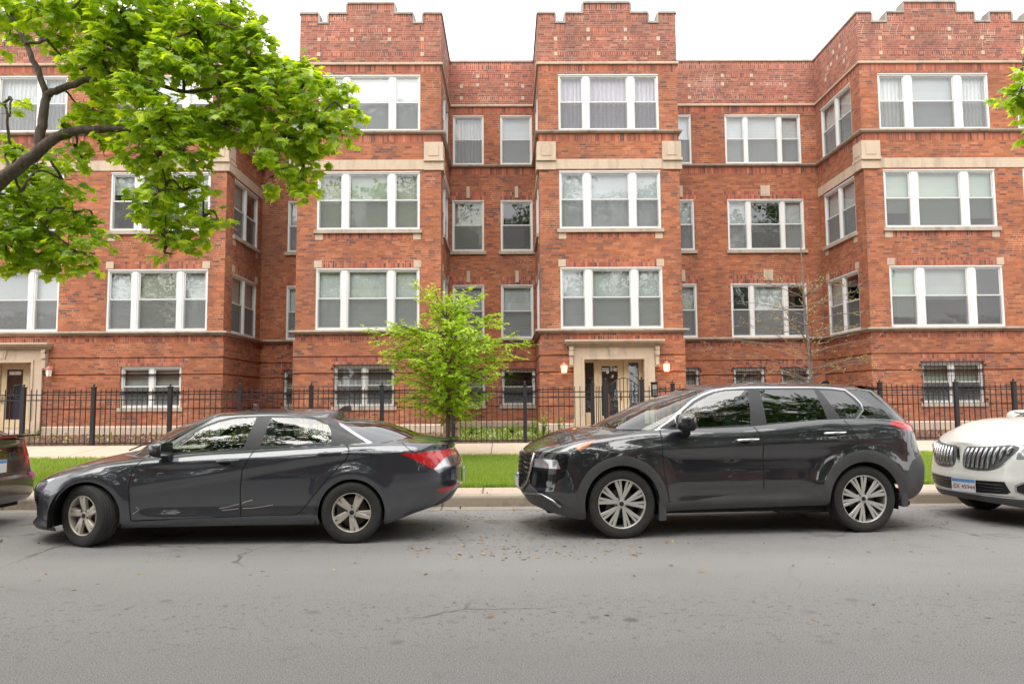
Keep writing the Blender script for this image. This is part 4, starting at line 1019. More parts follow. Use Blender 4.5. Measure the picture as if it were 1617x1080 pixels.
def interior(root, seats, mat, dash_x, floor_z, roofz, belt, wmax=.70, steer_side=-1):
    for x, zt in seats:
        for y in (-.36, .36):
            s_ = MB(); s_.box(x-.42, x+.06, y-.25, y+.25, floor_z+.12, floor_z+.30, bev=.05)
            T = Matrix.Translation((x+.04, y, floor_z+.26)) @ Matrix.Rotation(R(14), 4, 'Y')
            s_.box(-.06, .07, -.25, .25, 0, zt-.20-floor_z-.26, mat=T, bev=.05)
            s_.box(-.05, .06, -.14, .14, zt-.17-floor_z-.26, zt+.03-floor_z-.26, mat=T, bev=.04)
            s_.build('seat', mat, root)
    d = MB(); d.prism([(dash_x-.35, belt-.05), (dash_x, belt-.02), (dash_x+.10, belt-.10), (dash_x+.05, belt-.40), (dash_x-.3, belt-.45)], -wmax, wmax); d.build('dashboard', M['black_plastic'], root)
    w_ = MB(); T = Matrix.Translation((dash_x+.22, steer_side*.36, belt-.08)) @ Matrix.Rotation(R(-68), 4, 'Y')
    w_.tube([T @ Vector((.175*math.cos(a), .175*math.sin(a), 0)) for a in [2*math.pi*k/24 for k in range(25)]], .014, 8); w_.box(-.16, .16, -.02, .02, -.01, .01, mat=T); w_.box(-.05, .05, -.05, .05, -.015, .02, mat=T)
    w_.build('steering_wheel', M['black_plastic'], root)
def underbody(root, x0, x1, z0, z1, wb, wr, belt):
    b_ = MB(); b_.box(x0, x1, -.60, .60, z0, z0+.05); b_.box(-wb+wr+.02, wb-wr-.02, -.80, .80, z0, z0+.06); b_.build('underbody', M['under'], root)
    for sx in (-1, 1):
        for sy in (-1, 1):
            a_ = MB(); n = 20; xc = sx*wb
            pr = [(xc+(wr+.045)*math.cos(math.pi*k/n), wr*.98+(wr+.045)*math.sin(math.pi*k/n)) for k in range(n+1)]
            pr = [(pr[0][0], z0-.0)]+pr+[(pr[-1][0], z0-.0)]
            for p_, q_ in zip(pr, pr[1:]): a_.face([(p_[0], sy*.90, p_[1]), (q_[0], sy*.90, q_[1]), (q_[0], sy*.56, q_[1]), (p_[0], sy*.56, p_[1])])
            a_.face([(x, sy*.56, z) for x, z in pr]); a_.build('wheel_liner', M['under'], root)
def mirror(root, x, y, z, mat, sgn, s=1.0, parent=None):
    T = Matrix.Translation((x, sgn*y, z)) @ Matrix.Rotation(sgn*R(8), 4, 'Z')
    b_ = MB(); n = 16; prev = None; L_ = .26*s
    rings = []
    for k, (f, hx, hz) in enumerate(((0, .05, .05), (.08, .075, .075), (.25, .092, .09), (.6, .095, .088), (.85, .082, .074), (.96, .055, .052), (1.0, .012, .02))):
        r_ = []
        for j in range(n):
            a = 2*math.pi*j/n; ca, sa = math.cos(a), math.sin(a)
            px = (hx*s*abs(ca)**.75*(1 if ca > 0 else -1)); px = min(px, .045*s) if ca > 0 else px*1.35
            r_.append(b_.bm.verts.new(T @ Vector((px, sgn*f*L_, hz*s*abs(sa)**.75*(1 if sa > 0 else -1)))))
        rings.append(r_)
    for i in range(len(rings)-1):
        for j in range(n):
            fc = b_.bm.faces.new((rings[i][j], rings[i][(j+1) % n], rings[i+1][(j+1) % n], rings[i+1][j])); fc.smooth = True; fc.material_index = 1 if (rings[i][j].co.z < z-.022*s) else 0
    b_.bm.faces.new(rings[0]); b_.bm.faces.new(rings[-1])
    b_.mi = 1; b_.box(-.05*s, .03*s, -sgn*.02, sgn*.06, -.13*s, -.045*s, mat=T) if sgn > 0 else b_.box(-.05*s, .03*s, -.06, .02, -.13*s, -.045*s, mat=T)
    b_.box(-.035, .02, min(-sgn*.10, 0), max(-sgn*.10, 0), -.12*s, -.07*s, mat=T)
    o = b_.build('mirror', [mat, M['black_plastic']], parent or root)
    g_ = MB(); g_.box(.045*s, .049*s, min(sgn*.02, sgn*.24*s), max(sgn*.02, sgn*.24*s), -.062*s, .062*s, mat=T); g_.build('mirror_glass', M['chrome'], o)
    return o
def handle(parent, x, z, y, mat, L_=.22):
    b_ = MB(); s_ = 1 if y > 0 else -1
    pts = [(x-L_/2, y-s_*.012, z-.004), (x-L_/2+.02, y+s_*.022, z-.002), (x, y+s_*.032, z+.003), (x+L_/2-.02, y+s_*.026, z+.006), (x+L_/2, y-s_*.008, z+.008)]
    b_.tube(pts, [.010, .013, .014, .013, .010], 8)
    cup = MB(); n = 14; T = Matrix.Translation((x-.03, y+s_*.0025, z-.012))
    vs = [cup.bm.verts.new(T @ Vector((.062*math.cos(2*math.pi*k/n), 0, .030*math.sin(2*math.pi*k/n)))) for k in range(n)]
    cup.bm.faces.new(vs)
    o = b_.build('door_handle', mat, parent); cup.build('handle_recess', M['piano'], parent); return o
def plate(root, x, y, z, facing, txt, tilt=0, yaw=0):
    """facing -1: looks to -x, +1: looks to +x"""
    T = Matrix.Translation((x, y, z)) @ Matrix.Rotation(yaw, 4, 'Z') @ Matrix.Rotation(R(90)*facing, 4, 'Z') @ Matrix.Rotation(R(90), 4, 'X')
    b_ = MB(); b_.box(-.152, .152, -.076, .076, -.006, 0, mat=T); o = b_.build('number_plate', M['plate'], root)
    c_ = MB(); c_.box(-.148, .148, .035, .072, 0, .0015, mat=T); c_.build('plate_band', M['plate_blue'], o)
    if not txt: return o
    t_ = text_mesh(txt, .070, .0012).copy(); t_.materials.clear(); t_.materials.append(M['plate_red']); link('plate_number', t_, o, T @ Matrix.Translation((.01, -.018, .0012)))
    return o
# ------------------------------------------------------------------ black crossover
def make_suv(paint_m, label, loc, rz, name='parked_suv'):
    root = empty(name, loc, rz, label, 'car', 'cars parked along the kerb')
    A0, Rf = .36, .44
    def disp(x, z):
        d = 0
        for wx in (-1.352, 1.375):
            r = math.hypot(x-wx, z-.39); d -= .028*math.exp(-((r-.47)/.10)**2)*sstep(.15, .35, z)
        d += .022*sstep(.93, .83, z)*sstep(.52, .70, z)*sstep(-1.05, -.6, x)*sstep(1.2, .7, x)          # door hollow under the waist crease
        d -= .012*math.exp(-((z-(.97+.03*x))/.035)**2)*sstep(-1.9, -1.2, x)*sstep(2.0, 1.6, x)
        d += .02*sstep(.60, .48, z)*sstep(-.9, -.6, x)*sstep(.9, .5, x)*sstep(.36, .44, z)
        return d
    sp = dict(x0=-2.30, x1=2.30, plan=(.62, 2.55, .50, 2.7), crown=2.3,
        zb=[(-2.3, .30), (-2.05, .235), (-1.8, .20), (-.9, .27), (.9, .30), (1.85, .33), (2.1, .34), (2.3, .42)],
        zs=[(-2.3, .86), (-2.2, .905), (-2.0, .975), (-1.8, 1.025), (-1.4, 1.085), (-1.0, 1.13), (-.6, 1.145), (0, 1.16), (.5, 1.195), (1.1, 1.235), (1.6, 1.235), (2.0, 1.20), (2.3, 1.14)],
        zc=[(-2.3, .90), (-2.2, .96), (-2.0, 1.055), (-1.8, 1.115), (-1.5, 1.155), (-1.2, 1.175), (-.6, 1.17), (0, 1.18), (2.0, 1.22), (2.3, 1.15)],
        W=[(-2.3, .90), (-1.9, .915), (-1.3, .925), (0, .915), (1.3, .925), (1.9, .915), (2.3, .88)],
        inset=[(0, .075), (.06, .035), (.15, .018), (.3, .006), (.45, 0), (.62, 0), (.75, .006), (.86, .022), (.93, .045), (.97, .07), (1, .10)],
        xf=[(.2, -2.20), (.3, -2.24), (.40, -2.31), (.48, -2.345), (.55, -2.325), (.7, -2.31), (.9, -2.285), (1.0, -2.25)],
        xr=[(.3, 2.18), (.36, 2.26), (.5, 2.34), (.66, 2.355), (.75, 2.34), (.82, 2.31), (1.05, 2.26), (1.15, 2.26), (1.25, 2.20)], disp=disp,
        hoodbump=lambda x, t: .012*math.exp(-((t-.42)/.10)**2)*sstep(-2.25, -1.9, x)*sstep(-1.2, -1.6, x),
        house=dict(base=(-1.47, 2.22, .66, 2.3, .42, 2.8, .815), top=(-.36, 1.86, .30, 2.6, .25, 3.0, .615), bulge=(.045, .02, .022),
            bz=[(-1.47, 1.14), (-1.2, 1.14), (-.8, 1.125), (0, 1.135), (.5, 1.17), (1.1, 1.205), (1.6, 1.21), (2.22, 1.16)],
            tz=[(-.36, 1.575), (-.06, 1.588), (.3, 1.602), (.9, 1.598), (1.5, 1.575), (1.86, 1.545)],
            tyx=[(-.36, .97), (.3, 1.0), (1.2, .985), (1.86, .93)], byx=[(-1.4, 1), (1.0, 1), (1.7, .98), (2.22, .94)],
            roof=[(-.36, 1.60), (-.06, 1.645), (.3, 1.665), (.9, 1.665), (1.4, 1.645), (1.86, 1.60)]))
    d1 = smooth_poly([(-.80, 1.165), (-.70, 1.245), (-.585, 1.332), (-.45, 1.42), (-.317, 1.485), (-.197, 1.533), (-.073, 1.556), (.19, 1.565), (.135, 1.185), (-.45, 1.158)], 0)
    d2 = [(.325, 1.567), (.977, 1.565), (1.03, 1.235), (.322, 1.197)]
    d3 = smooth_poly([(1.04, 1.562), (1.20, 1.555), (1.335, 1.535), (1.40, 1.46), (1.450, 1.385), (1.445, 1.345), (1.336, 1.258), (1.19, 1.245)], 0)
    dlo = [(-.90, 1.150), (-.72, 1.255), (-.60, 1.35), (-.46, 1.445), (-.33, 1.508), (-.20, 1.553), (-.06, 1.578), (.19, 1.588), (.977, 1.588), (1.20, 1.578), (1.36, 1.556), (1.44, 1.47), (1.482, 1.40), (1.478, 1.335), (1.36, 1.232), (1.03, 1.21), (.322, 1.170), (-.45, 1.128)]
    wrap = [(1.40, 1.553), (1.50, 1.49), (1.60, 1.405), (1.655, 1.34), (1.60, 1.285), (1.50, 1.262), (1.40, 1.255), (1.50, 1.335), (1.505, 1.40)]
    archF = arc(-1.352, .365, .405, 195, -15, 26); archR = arc(1.375, .365, .405, 195, -15, 26)
    archF = archF+[(-.96, .0), (-1.75, .0)]; archR = archR+[(1.77, .0), (.98, .0)]
    trF = arc(-1.36, .375, .495, 190, -8, 28)+[(-.862, .10), (-1.85, .10)]; trR = arc(1.375, .40, .50, 185, 12, 28)+[(1.862, .34), (1.862, .10), (.885, .10)]
    sillp = [(-.87, .10), (-.865, .372), (-.575, .380), (-.202, .43), (.232, .497), (.532, .508), (.65, .475), (.751, .440), (.89, .395), (.89, .10)]
    bf = [(-2.5, .60), (-2.29, .56), (-2.19, .45), (-2.02, .365), (-1.80, .345), (-1.80, .0), (-2.5, .0)]
    br = [(1.86, .60), (1.90, .70), (1.955, .775), (2.06, .812), (2.14, .83), (2.6, .84), (2.6, .0), (1.86, .0)]
    s1_ = [(-.905, 1.135), (-.905, .9), (-.895, .7), (-.872, .53), (-.838, .365)]; s2_ = [(.160, 1.16), (.215, 1.05), (.226, 1.0), (.224, .75), (.222, .49), (.222, .31)]
    s3_ = [(1.200, 1.225), (1.262, 1.13), (1.302, 1.03), (1.305, .915)]
    sp['regions'] = [
        ('drop', archF, dict(zones=(0,), drop=True, ymin=.3)), ('drop', archR, dict(zones=(0,), drop=True, ymin=.3)),
        ('front_glass', d1, dict(zones=(2,), part='side_window', id='f', ymin=.3)), ('rear_glass', d2, dict(zones=(2,), part='side_window', id='r', ymin=.3)), ('rear_glass', d3, dict(zones=(2,), part='side_window', id='q', ymin=.3)),
        ('window_trim', dlo, dict(zones=(2, 3), ymin=.3)), ('chrome_line', offset_poly(dlo, .018), dict(zones=(2, 3), part='window_trim', ymin=.3)), ('rear_glass', wrap, dict(zones=(2,), part='rear_window', one=True, ymin=.3)),
        ('wheel_arch_trim', trF, dict(zones=(0,), id='f', ymin=.45)), ('wheel_arch_trim', trR, dict(zones=(0,), id='r', ymin=.45)),
        ('sill_trim', sillp, dict(zones=(0,), ymin=.3)), ('bumper_trim', bf, dict(zones=(0,), part='bumper_trim', id='f', one=True)), ('bumper_trim', br, dict(zones=(0,), part='bumper_trim', id='r', one=True)),
        ('seam', strip(s1_, .011), dict(zones=(0, 1), part='body', one=True, ymin=.3)), ('seam', strip(s2_, .011), dict(zones=(0, 1), part='body', one=True, ymin=.3)), ('seam', strip(s3_, .011), dict(zones=(0, 1), part='body', one=True, ymin=.3)),
        ('seam', strip([(-2.17, .905), (-1.83, 1.035), (-1.60, 1.052), (-1.35, 1.085), (-1.12, 1.128), (-.90, 1.150)], .006), dict(zones=(0,), part='body', one=True, ymin=.3)),
        ('amber', [(-1.85, .965), (-1.70, 1.022), (-1.615, 1.048), (-1.70, .975), (-1.80, .925)], dict(zones=(0, 1), part='marker_lens', ymin=.45)),
        ('headlight_top', smooth_poly([(-2.235, .905), (-2.0, .985), (-1.86, 1.02), (-1.62, 1.045), (-1.72, .965), (-1.82, .928), (-2.05, .905)], 1), dict(zones=(0, 1), part='headlight', id='t', ymin=.45)),
        ('headlight', [(-2.30, .828), (-2.03, .828), (-2.0, .735), (-2.30, .735)], dict(zones=(0,), part='headlight', id='m', ymin=.42)),
        ('piano', [(-2.36, .90), (-2.06, .905), (-1.90, .875), (-1.96, .66), (-2.12, .53), (-2.36, .50)], dict(zones=(0,), part='front_trim', ymin=.44)),
        ('tail', smooth_poly([(1.68, 1.195), (1.955, 1.225), (2.08, 1.222), (2.4, 1.21), (2.4, 1.10), (2.10, 1.105), (1.95, 1.095), (1.86, 1.12)], 1), dict(zones=(0, 1), part='taillight', ymin=.40)),
        ('seam', strip([(1.925, 1.10), (1.90, .98), (1.885, .86), (1.88, .76)], .006), dict(zones=(0,), part='body', one=True, ymin=.3)),
        ('door', [(-.905, 1.2), (-.905, .9), (-.895, .7), (-.872, .53), (-.838, .365), (-.838, .2), (.222, .2), (.222, .49), (.224, .75), (.226, 1.0), (.215, 1.05), (.160, 1.2)], dict(zones=(0,), id='f', ymin=.3)),
        ('door', [(.160, 1.2), (.215, 1.05), (.226, 1.0), (.224, .75), (.222, .49), (.222, .2), (.89, .2), (.93, .65), (1.08, .83), (1.305, .915), (1.302, 1.03), (1.2, 1.28)], dict(zones=(0,), id='r', ymin=.3)),
        ('grille', [(-.42, .50), (-.30, .46), (.30, .46), (.42, .50), (.50, .90), (-.50, .90)], dict(axis='x', zones=(0,), xr=(-2.6, -1.95), one=True)),
        ('windshield', [(-1.6, 1.10), (-.37, 1.563), (-.28, 1.563), (-.42, 1.43), (-.83, 1.17), (-.95, 1.12), (-1.3, 1.10)], dict(zones=(2,), one=True)),
        ('rear_window', [(-.52, 1.22), (.52, 1.22), (.44, 1.52), (-.44, 1.52)], dict(axis='x', zones=(2,), xr=(1.7, 2.5), one=True)),
        ('seam', strip([(1.48, 1.70), (1.50, 1.60), (1.52, 1.56)], .006), dict(zones=(2, 3), part='body', one=True, ymin=.3)),
    ]
    sp['mats'] = dict(body=paint_m, door=paint_m, front_glass=M['car_glass'], rear_glass=M['tint_glass'], rear_window=M['tint_glass'], window_trim=M['pillar'], chrome_line=M['satin'], wheel_arch_trim=M['clad'], sill_trim=M['clad'],
        bumper_trim=M['clad'], seam=M['seam'], amber=M['amber'], headlight_top=M['lamp_dark'], headlight=M['clear_lens'], piano=M['piano'], tail=M['red_lens'], grille=M['piano'], windshield=M['screen_glass'])
    ob = assemble(sp, root)
    g_ = MB()        # grille mesh pattern, surround and badge plinth
    for r_ in range(7):
        for k in range(-7, 8):
            y = k*.058+(.029 if r_ % 2 else 0); z = .53+r_*.052
            if abs(y) > .40+(z-.5)*.12: continue
            xx = -2.335+.09*(abs(y)/.45)**2.2+(.0 if z < .7 else (z-.7)*.12)
            g_.box(xx-.012, xx+.02, y-.022, y+.022, z-.017, z+.017, bev=.006)
    g_.build('grille_mesh', M['rim_dark'], ob[('grille', '')] if ('grille', '') in ob else root)
    for s_ in (-1, 1):
        v_ = MB(); v_.tube([(-2.235, s_*.52, .885), (-2.275, s_*.485, .70), (-2.31, s_*.42, .55), (-2.355, s_*.28, .475), (-2.36, 0, .465)], .016, 6); v_.build('grille_trim', M['satin'], root)
        v_ = MB(); v_.tube([(-2.34, s_*.40, .44), (-2.18, s_*.70, .455), (-2.08, s_*.80, .40), (-2.00, s_*.845, .335)], .012, 6); v_.build('bumper_garnish', M['satin'], root)
        l_ = MB(); l_.box(-2.235, -2.07, s_*.76-.0, s_*.80, .745, .81, bev=.01)
        f_ = MB(); f_.box(-2.14, -2.07, min(s_*.70, s_*.79), max(s_*.70, s_*.79), .545, .60, bev=.008); f_.build('fog_lamp', M['clear_lens'], root)
        m_ = MB(); m_.box(-.955, -.875, min(s_*.70, s_*.915), max(s_*.70, s_*.915), .18, .38, bev=.015); m_.build('mud_flap', M['clad'], root)
        m_ = MB(); m_.box(1.80, 1.875, min(s_*.70, s_*.915), max(s_*.70, s_*.915), .27, .46, bev=.015); m_.build('mud_flap', M['clad'], root)
        handle(ob[('door', ('-' if s_ < 0 else '+')+'f')], .05, 1.022, s_*.913, M['chrome'], .26); handle(ob[('door', ('-' if s_ < 0 else '+')+'r')], 1.05, 1.085, s_*.91, M['chrome'], .26)
        mirror(root, -.62, .87, 1.225, paint_m, s_, 1.12)
    sp_ = MB(); sp_.prism([(1.62, 1.612), (1.80, 1.592), (1.885, 1.570), (1.88, 1.556), (1.72, 1.56)], -.52, .52); sp_.build('roof_spoiler', paint_m, root)
    fn = MB(); fn.prism([(1.36, 1.64), (1.44, 1.68), (1.50, 1.685), (1.53, 1.63)], -.02, .02); fn.build('antenna_fin', paint_m, root)
    for s_ in (.1, -.5):
        w_ = MB(); w_.tube([(-1.36, s_, 1.19), (-1.20, s_+.15, 1.235), (-1.08, s_+.45, 1.265)], .008, 5); w_.build('wiper', M['black_plastic'], root)
    for sy in (-1, 1):
        wheel(root, -1.352, sy*.795, .362, .225, .262, 'suv', 0, sy, .2); wheel(root, 1.375, sy*.795, .362, .225, .262, 'suv', 0, sy, .55)
    underbody(root, -2.1, 2.1, .24, 0, 1.36, .36, 1.1)
    ml = MB(); ml.box(.55, 1.25, -.55, -.2, .17, .30, bev=.04); ml.build('muffler', M['disc'], root)
    interior(root, [(.28, 1.50), (1.15, 1.45)], M['seat'], -.62, .42, 1.6, 1.15)
    plate(root, -2.375, 0, .55, -1, '')
    return root
# ------------------------------------------------------------------ graphite sedan
def make_sedan(paint_m, label, loc, rz, turn=0, name='parked_sedan', rear_txt=''):
    root = empty(name, loc, rz, label, 'car', 'cars parked along the kerb')
    def disp(x, z):
        d = 0
        for wx in (-1.335, 1.36):
            r = math.hypot(x-wx, z-.33); d -= .022*math.exp(-((r-.385)/.07)**2)*sstep(.12, .28, z)
        zl1 = .60+(x+.9)*.155                                  # rising crease over both doors
        k = sstep(-1.0, -.55, x)*sstep(1.75, 1.2, x)
        d += .030*sstep(zl1+.01, zl1-.10, z)*sstep(.27, .40, z)*k
        d -= .010*math.exp(-((z-(.865+.035*x))/.03)**2)*sstep(-1.9, -1.2, x)*sstep(2.35, 1.9, x)
        d += .018*sstep(.84, .76, z)*sstep(zl1, zl1+.08, z)*k
        d += .03*sstep(1.55, 2.1, x)*sstep(.62, .50, z)
        return d
    sp = dict(x0=-2.22, x1=2.44, plan=(.85, 2.2, .55, 2.6), crown=2.2,
        zb=[(-2.22, .155), (-1.9, .15), (-1.7, .15), (-.97, .18), (.99, .195), (1.7, .19), (1.95, .235), (2.2, .29), (2.44, .37)],
        zs=[(-2.22, .565), (-2.12, .605), (-1.95, .66), (-1.7, .72), (-1.4, .795), (-1.1, .845), (-.8, .885), (-.4, .925), (.2, .955), (.8, .985), (1.3, 1.008), (1.8, 1.018), (2.1, 1.01), (2.44, .985)],
        zc=[(-2.22, .60), (-2.12, .655), (-1.95, .735), (-1.7, .815), (-1.4, .885), (-1.15, .93), (-.8, .95), (.2, .96), (1.3, 1.0), (1.8, 1.10), (2.1, 1.062), (2.32, 1.035), (2.44, 1.035)],
        W=[(-2.22, .86), (-1.9, .885), (-1.3, .905), (0, .905), (1.3, .91), (1.9, .895), (2.44, .86)],
        inset=[(0, .07), (.06, .035), (.14, .02), (.3, .008), (.45, .002), (.62, 0), (.78, .012), (.88, .03), (.94, .055), (.98, .085), (1, .115)],
        xf=[(.14, -2.20), (.2, -2.215), (.26, -2.17), (.34, -2.175), (.45, -2.20), (.55, -2.215), (.62, -2.20), (.7, -2.2)],
        xr=[(.28, 2.22), (.36, 2.36), (.46, 2.43), (.56, 2.49), (.74, 2.49), (.84, 2.45), (.93, 2.40), (1.0, 2.42), (1.04, 2.45)], disp=disp,
        house=dict(base=(-1.17, 2.06, .60, 2.2, .60, 2.3, .79), top=(-.33, 1.10, .24, 2.5, .26, 2.6, .585), bulge=(.075, .065, .022),
            bz=[(-1.17, .90), (-.8, .89), (-.4, .905), (.2, .935), (.8, .965), (1.3, .985), (1.7, .99), (2.06, 1.05)],
            tz=[(-.33, 1.315), (-.05, 1.330), (.3, 1.340), (.7, 1.325), (1.10, 1.275)],
            tyx=[(-.33, .97), (.3, 1.0), (.8, .98), (1.10, .93)], byx=[(-1, 1), (1.0, 1), (1.5, .96), (2.06, .86)],
            roof=[(-.33, 1.335), (-.05, 1.368), (.2, 1.385), (.6, 1.390), (.9, 1.375), (1.10, 1.35)]))
    d1 = [(-.60, .935), (-.47, 1.045), (-.331, 1.145), (-.22, 1.205), (-.109, 1.248), (.0, 1.275), (.082, 1.288), (.290, 1.298), (.205, .985), (-.2, .952)]
    d2 = [(.450, 1.296), (.75, 1.288), (1.00, 1.262), (1.04, 1.250), (1.102, 1.145), (1.118, 1.028), (.378, .998)]
    blk = [(-.68, .918), (-.49, 1.062), (-.345, 1.166), (-.23, 1.228), (-.115, 1.272), (.0, 1.298), (.082, 1.308), (.45, 1.318), (.75, 1.309), (1.03, 1.282), (1.18, 1.225), (1.36, 1.12), (1.52, 1.030), (1.30, 1.014), (.378, .978), (-.2, .933)]
    chrome = [(1.13, 1.252), (1.20, 1.222), (1.38, 1.115), (1.55, 1.024), (1.50, 1.022), (1.36, 1.098), (1.18, 1.205)]
    archF = arc(-1.335, .315, .345, 195, -15, 26)+[(-1.0, .0), (-1.67, .0)]; archR = arc(1.36, .315, .345, 195, -15, 26)+[(1.70, .0), (1.02, .0)]
    s1_ = [(-.80, .885), (-.84, .83), (-.886, .759), (-.906, .626), (-.895, .45), (-.877, .262), (-.86, .258), (-.5, .268)]
    s2_ = [(.330, .96), (.285, .86), (.234, .765), (.214, .60), (.214, .45), (.226, .292)]
    s3_ = [(1.285, 1.005), (1.318, .97), (1.325, .92), (1.28, .84), (1.20, .76), (1.102, .655), (.99, .52), (.904, .41), (.84, .335), (.79, .302)]
    s4_ = [(-.877, .262), (.0, .283), (.5, .297), (.79, .302)]
    s5_ = [(-1.93, .66), (-1.6, .755), (-1.3, .825), (-1.0, .872), (-.80, .890)]
    lip = [(-2.5, .22), (-1.95, .205), (-1.62, .19), (-1.62, .0), (-2.5, .0)]
    sp['regions'] = [
        ('drop', archF, dict(zones=(0,), drop=True, ymin=.3)), ('drop', archR, dict(zones=(0,), drop=True, ymin=.3)),
        ('front_glass', d1, dict(zones=(2,), part='side_window', id='f', ymin=.3)), ('front_glass', d2, dict(zones=(2,), part='side_window', id='r', ymin=.3)),
        ('chrome_line', chrome, dict(zones=(2,), part='window_trim', ymin=.3)),
        ('window_trim', blk, dict(zones=(2, 3), ymin=.3)),
        ('seam', strip(s1_, .011), dict(zones=(0, 1), part='body', one=True, ymin=.3)), ('seam', strip(s2_, .011), dict(zones=(0, 1), part='body', one=True, ymin=.3)), ('seam', strip(s3_, .011), dict(zones=(0, 1), part='body', one=True, ymin=.3)),
        ('seam', strip(s4_, .006), dict(zones=(0, 1), part='body', one=True, ymin=.3)), ('seam', strip(s5_, .006), dict(zones=(0, 1), part='body', one=True, ymin=.3)),
        ('seam', strip(arc(1.475, .872, .088, 0, 360, 20), .005), dict(zones=(0,), part='body', one=True, ymin=.3)),
        ('seam', strip([(1.86, 1.03), (1.92, .98), (1.98, .93)], .006), dict(zones=(0, 1), part='body', one=True, ymin=.3)),
        ('headlight', [(-2.30, .575), (-2.12, .60), (-1.95, .645), (-1.72, .69), (-1.80, .64), (-1.98, .575), (-2.15, .53), (-2.30, .525)], dict(zones=(0,), ymin=.38)),
        ('tail', [(1.855, .915), (2.05, .922), (2.30, .935), (2.6, .945), (2.6, .885), (2.33, .865), (2.26, .80), (2.205, .745), (2.10, .80), (1.98, .865)], dict(zones=(0,), part='taillight', ymin=.30)),
        ('chrome_line', [(2.33, .865), (2.6, .885), (2.6, .79), (2.42, .75), (2.26, .70), (2.205, .745), (2.26, .80)], dict(zones=(0,), part='taillight', ymin=.62)),
        ('red_strip', [(-.62, .93), (.62, .93), (.62, .885), (-.62, .885)], dict(axis='x', zones=(0,), xr=(2.2, 2.7), part='taillight', id='bar', one=True)),
        ('piano', [(2.18, 1.0), (2.6, 1.02), (2.6, .945), (2.2, .94), (2.05, .935)], dict(zones=(0,), part='boot_trim', one=True)),
        ('black_plastic', [(2.22, .37), (2.45, .52), (2.6, .55), (2.6, .2), (2.1, .2), (2.15, .29)], dict(zones=(0,), part='rear_diffuser', one=True)),
        ('red_refl', [(2.23, .53), (2.44, .56), (2.44, .51), (2.27, .475)], dict(zones=(0,), part='reflector', ymin=.45)),
        ('black_plastic', lip, dict(zones=(0,), part='front_lip', one=True)),
        ('scratch', strip([(.0, .372), (.09, .385), (.20, .415)], .006), dict(zones=(0,), part='door', id='f', ymin=.3)), ('scratch', strip([(.03, .352), (.12, .36), (.20, .37)], .005), dict(zones=(0,), part='door', id='f', ymin=.3)),
        ('scratch', strip([(.235, .425), (.28, .44), (.34, .455)], .008), dict(zones=(0,), part='door', id='r', ymin=.3)), ('scratch', strip([(.24, .37), (.34, .372), (.44, .385), (.55, .402)], .006), dict(zones=(0,), part='door', id='r', ymin=.3)),
        ('scratch', strip([(-.86, .33), (-.80, .37), (-.83, .40)], .006), dict(zones=(0,), part='door', id='f', ymin=.3)),
        ('door', [(-.80, 1.0), (-.80, .885), (-.84, .83), (-.886, .759), (-.906, .626), (-.895, .45), (-.877, .262), (.226, .290), (.214, .45), (.214, .60), (.234, .765), (.285, .86), (.35, 1.0)], dict(zones=(0,), id='f', ymin=.3)),
        ('door', [(.35, 1.0), (.285, .86), (.234, .765), (.214, .60), (.214, .45), (.226, .290), (.79, .302), (.84, .335), (.904, .41), (.99, .52), (1.102, .655), (1.20, .76), (1.28, .84), (1.325, .92), (1.318, .97), (1.27, 1.02)], dict(zones=(0,), id='r', ymin=.3)),
        ('grille', [(-.55, .24), (.55, .24), (.72, .50), (-.72, .50)], dict(axis='x', zones=(0,), xr=(-2.6, -1.85), one=True)),
        ('windshield', [(-1.3, .85), (-.34, 1.305), (-.26, 1.302), (-.37, 1.20), (-.66, .965), (-.76, .90)], dict(zones=(2,), one=True)),
        ('rear_window', [(1.10, 1.262), (1.14, 1.262), (1.40, 1.178), (1.84, 1.055), (1.95, 1.03), (2.2, 1.02), (2.2, 1.1), (1.14, 1.40)], dict(zones=(2,), one=True)),
    ]
    sp['mats'] = dict(body=paint_m, door=paint_m, front_glass=M['car_glass'], window_trim=M['pillar'], scratch=M['scratch'], chrome_line=M['satin'], seam=M['seam'], headlight=M['clear_lens'], tail=M['red_lens'], red_strip=M['red_lens'],
        piano=M['piano'], black_plastic=M['black_plastic'], red_refl=M['red_lens'], grille=M['piano'], windshield=M['screen_glass'], rear_window=M['tint_glass'])
    ob = assemble(sp, root)
    for s_ in (-1, 1):
        k = '-' if s_ < 0 else '+'
        handle(ob[('door', k+'f')], .08, .856, s_*.887, paint_m, .24); handle(ob[('door', k+'r')], 1.12, .925, s_*.878, paint_m, .24)
        mirror(root, -.55, .80, .985, paint_m, s_, .98)
    # boot lid lip
    lp = MB(); lp.prism([(2.22, 1.022), (2.38, 1.034), (2.45, 1.036), (2.44, 1.015), (2.30, 1.0)], -.42, .42); lp.build('boot_spoiler', paint_m, root)
    fn = MB(); fn.prism([(1.03, 1.36), (1.12, 1.415), (1.19, 1.42), (1.20, 1.345)], -.02, .02); fn.build('antenna_fin', M['satin'], root)
    for s_ in (.1, -.5):
        w_ = MB(); w_.tube([(-1.10, s_, .95), (-.98, s_+.15, 1.02), (-.86, s_+.45, 1.06)], .008, 5); w_.build('wiper', M['black_plastic'], root)
    for sy in (-1, 1):
        wheel(root, -1.335, sy*.795, .315, .205, .205, 'sedan', turn, sy, .3); wheel(root, 1.36, sy*.795, .315, .205, .205, 'sedan', 0, sy, .95)
    underbody(root, -1.9, 1.74, .19, 0, 1.35, .315, .95)
    interior(root, [(.22, 1.24), (1.05, 1.20)], M['seat_light'], -.50, .28, 1.3, .93, .66)
    plate(root, 2.51, 0, .62, 1, rear_txt)
    return root
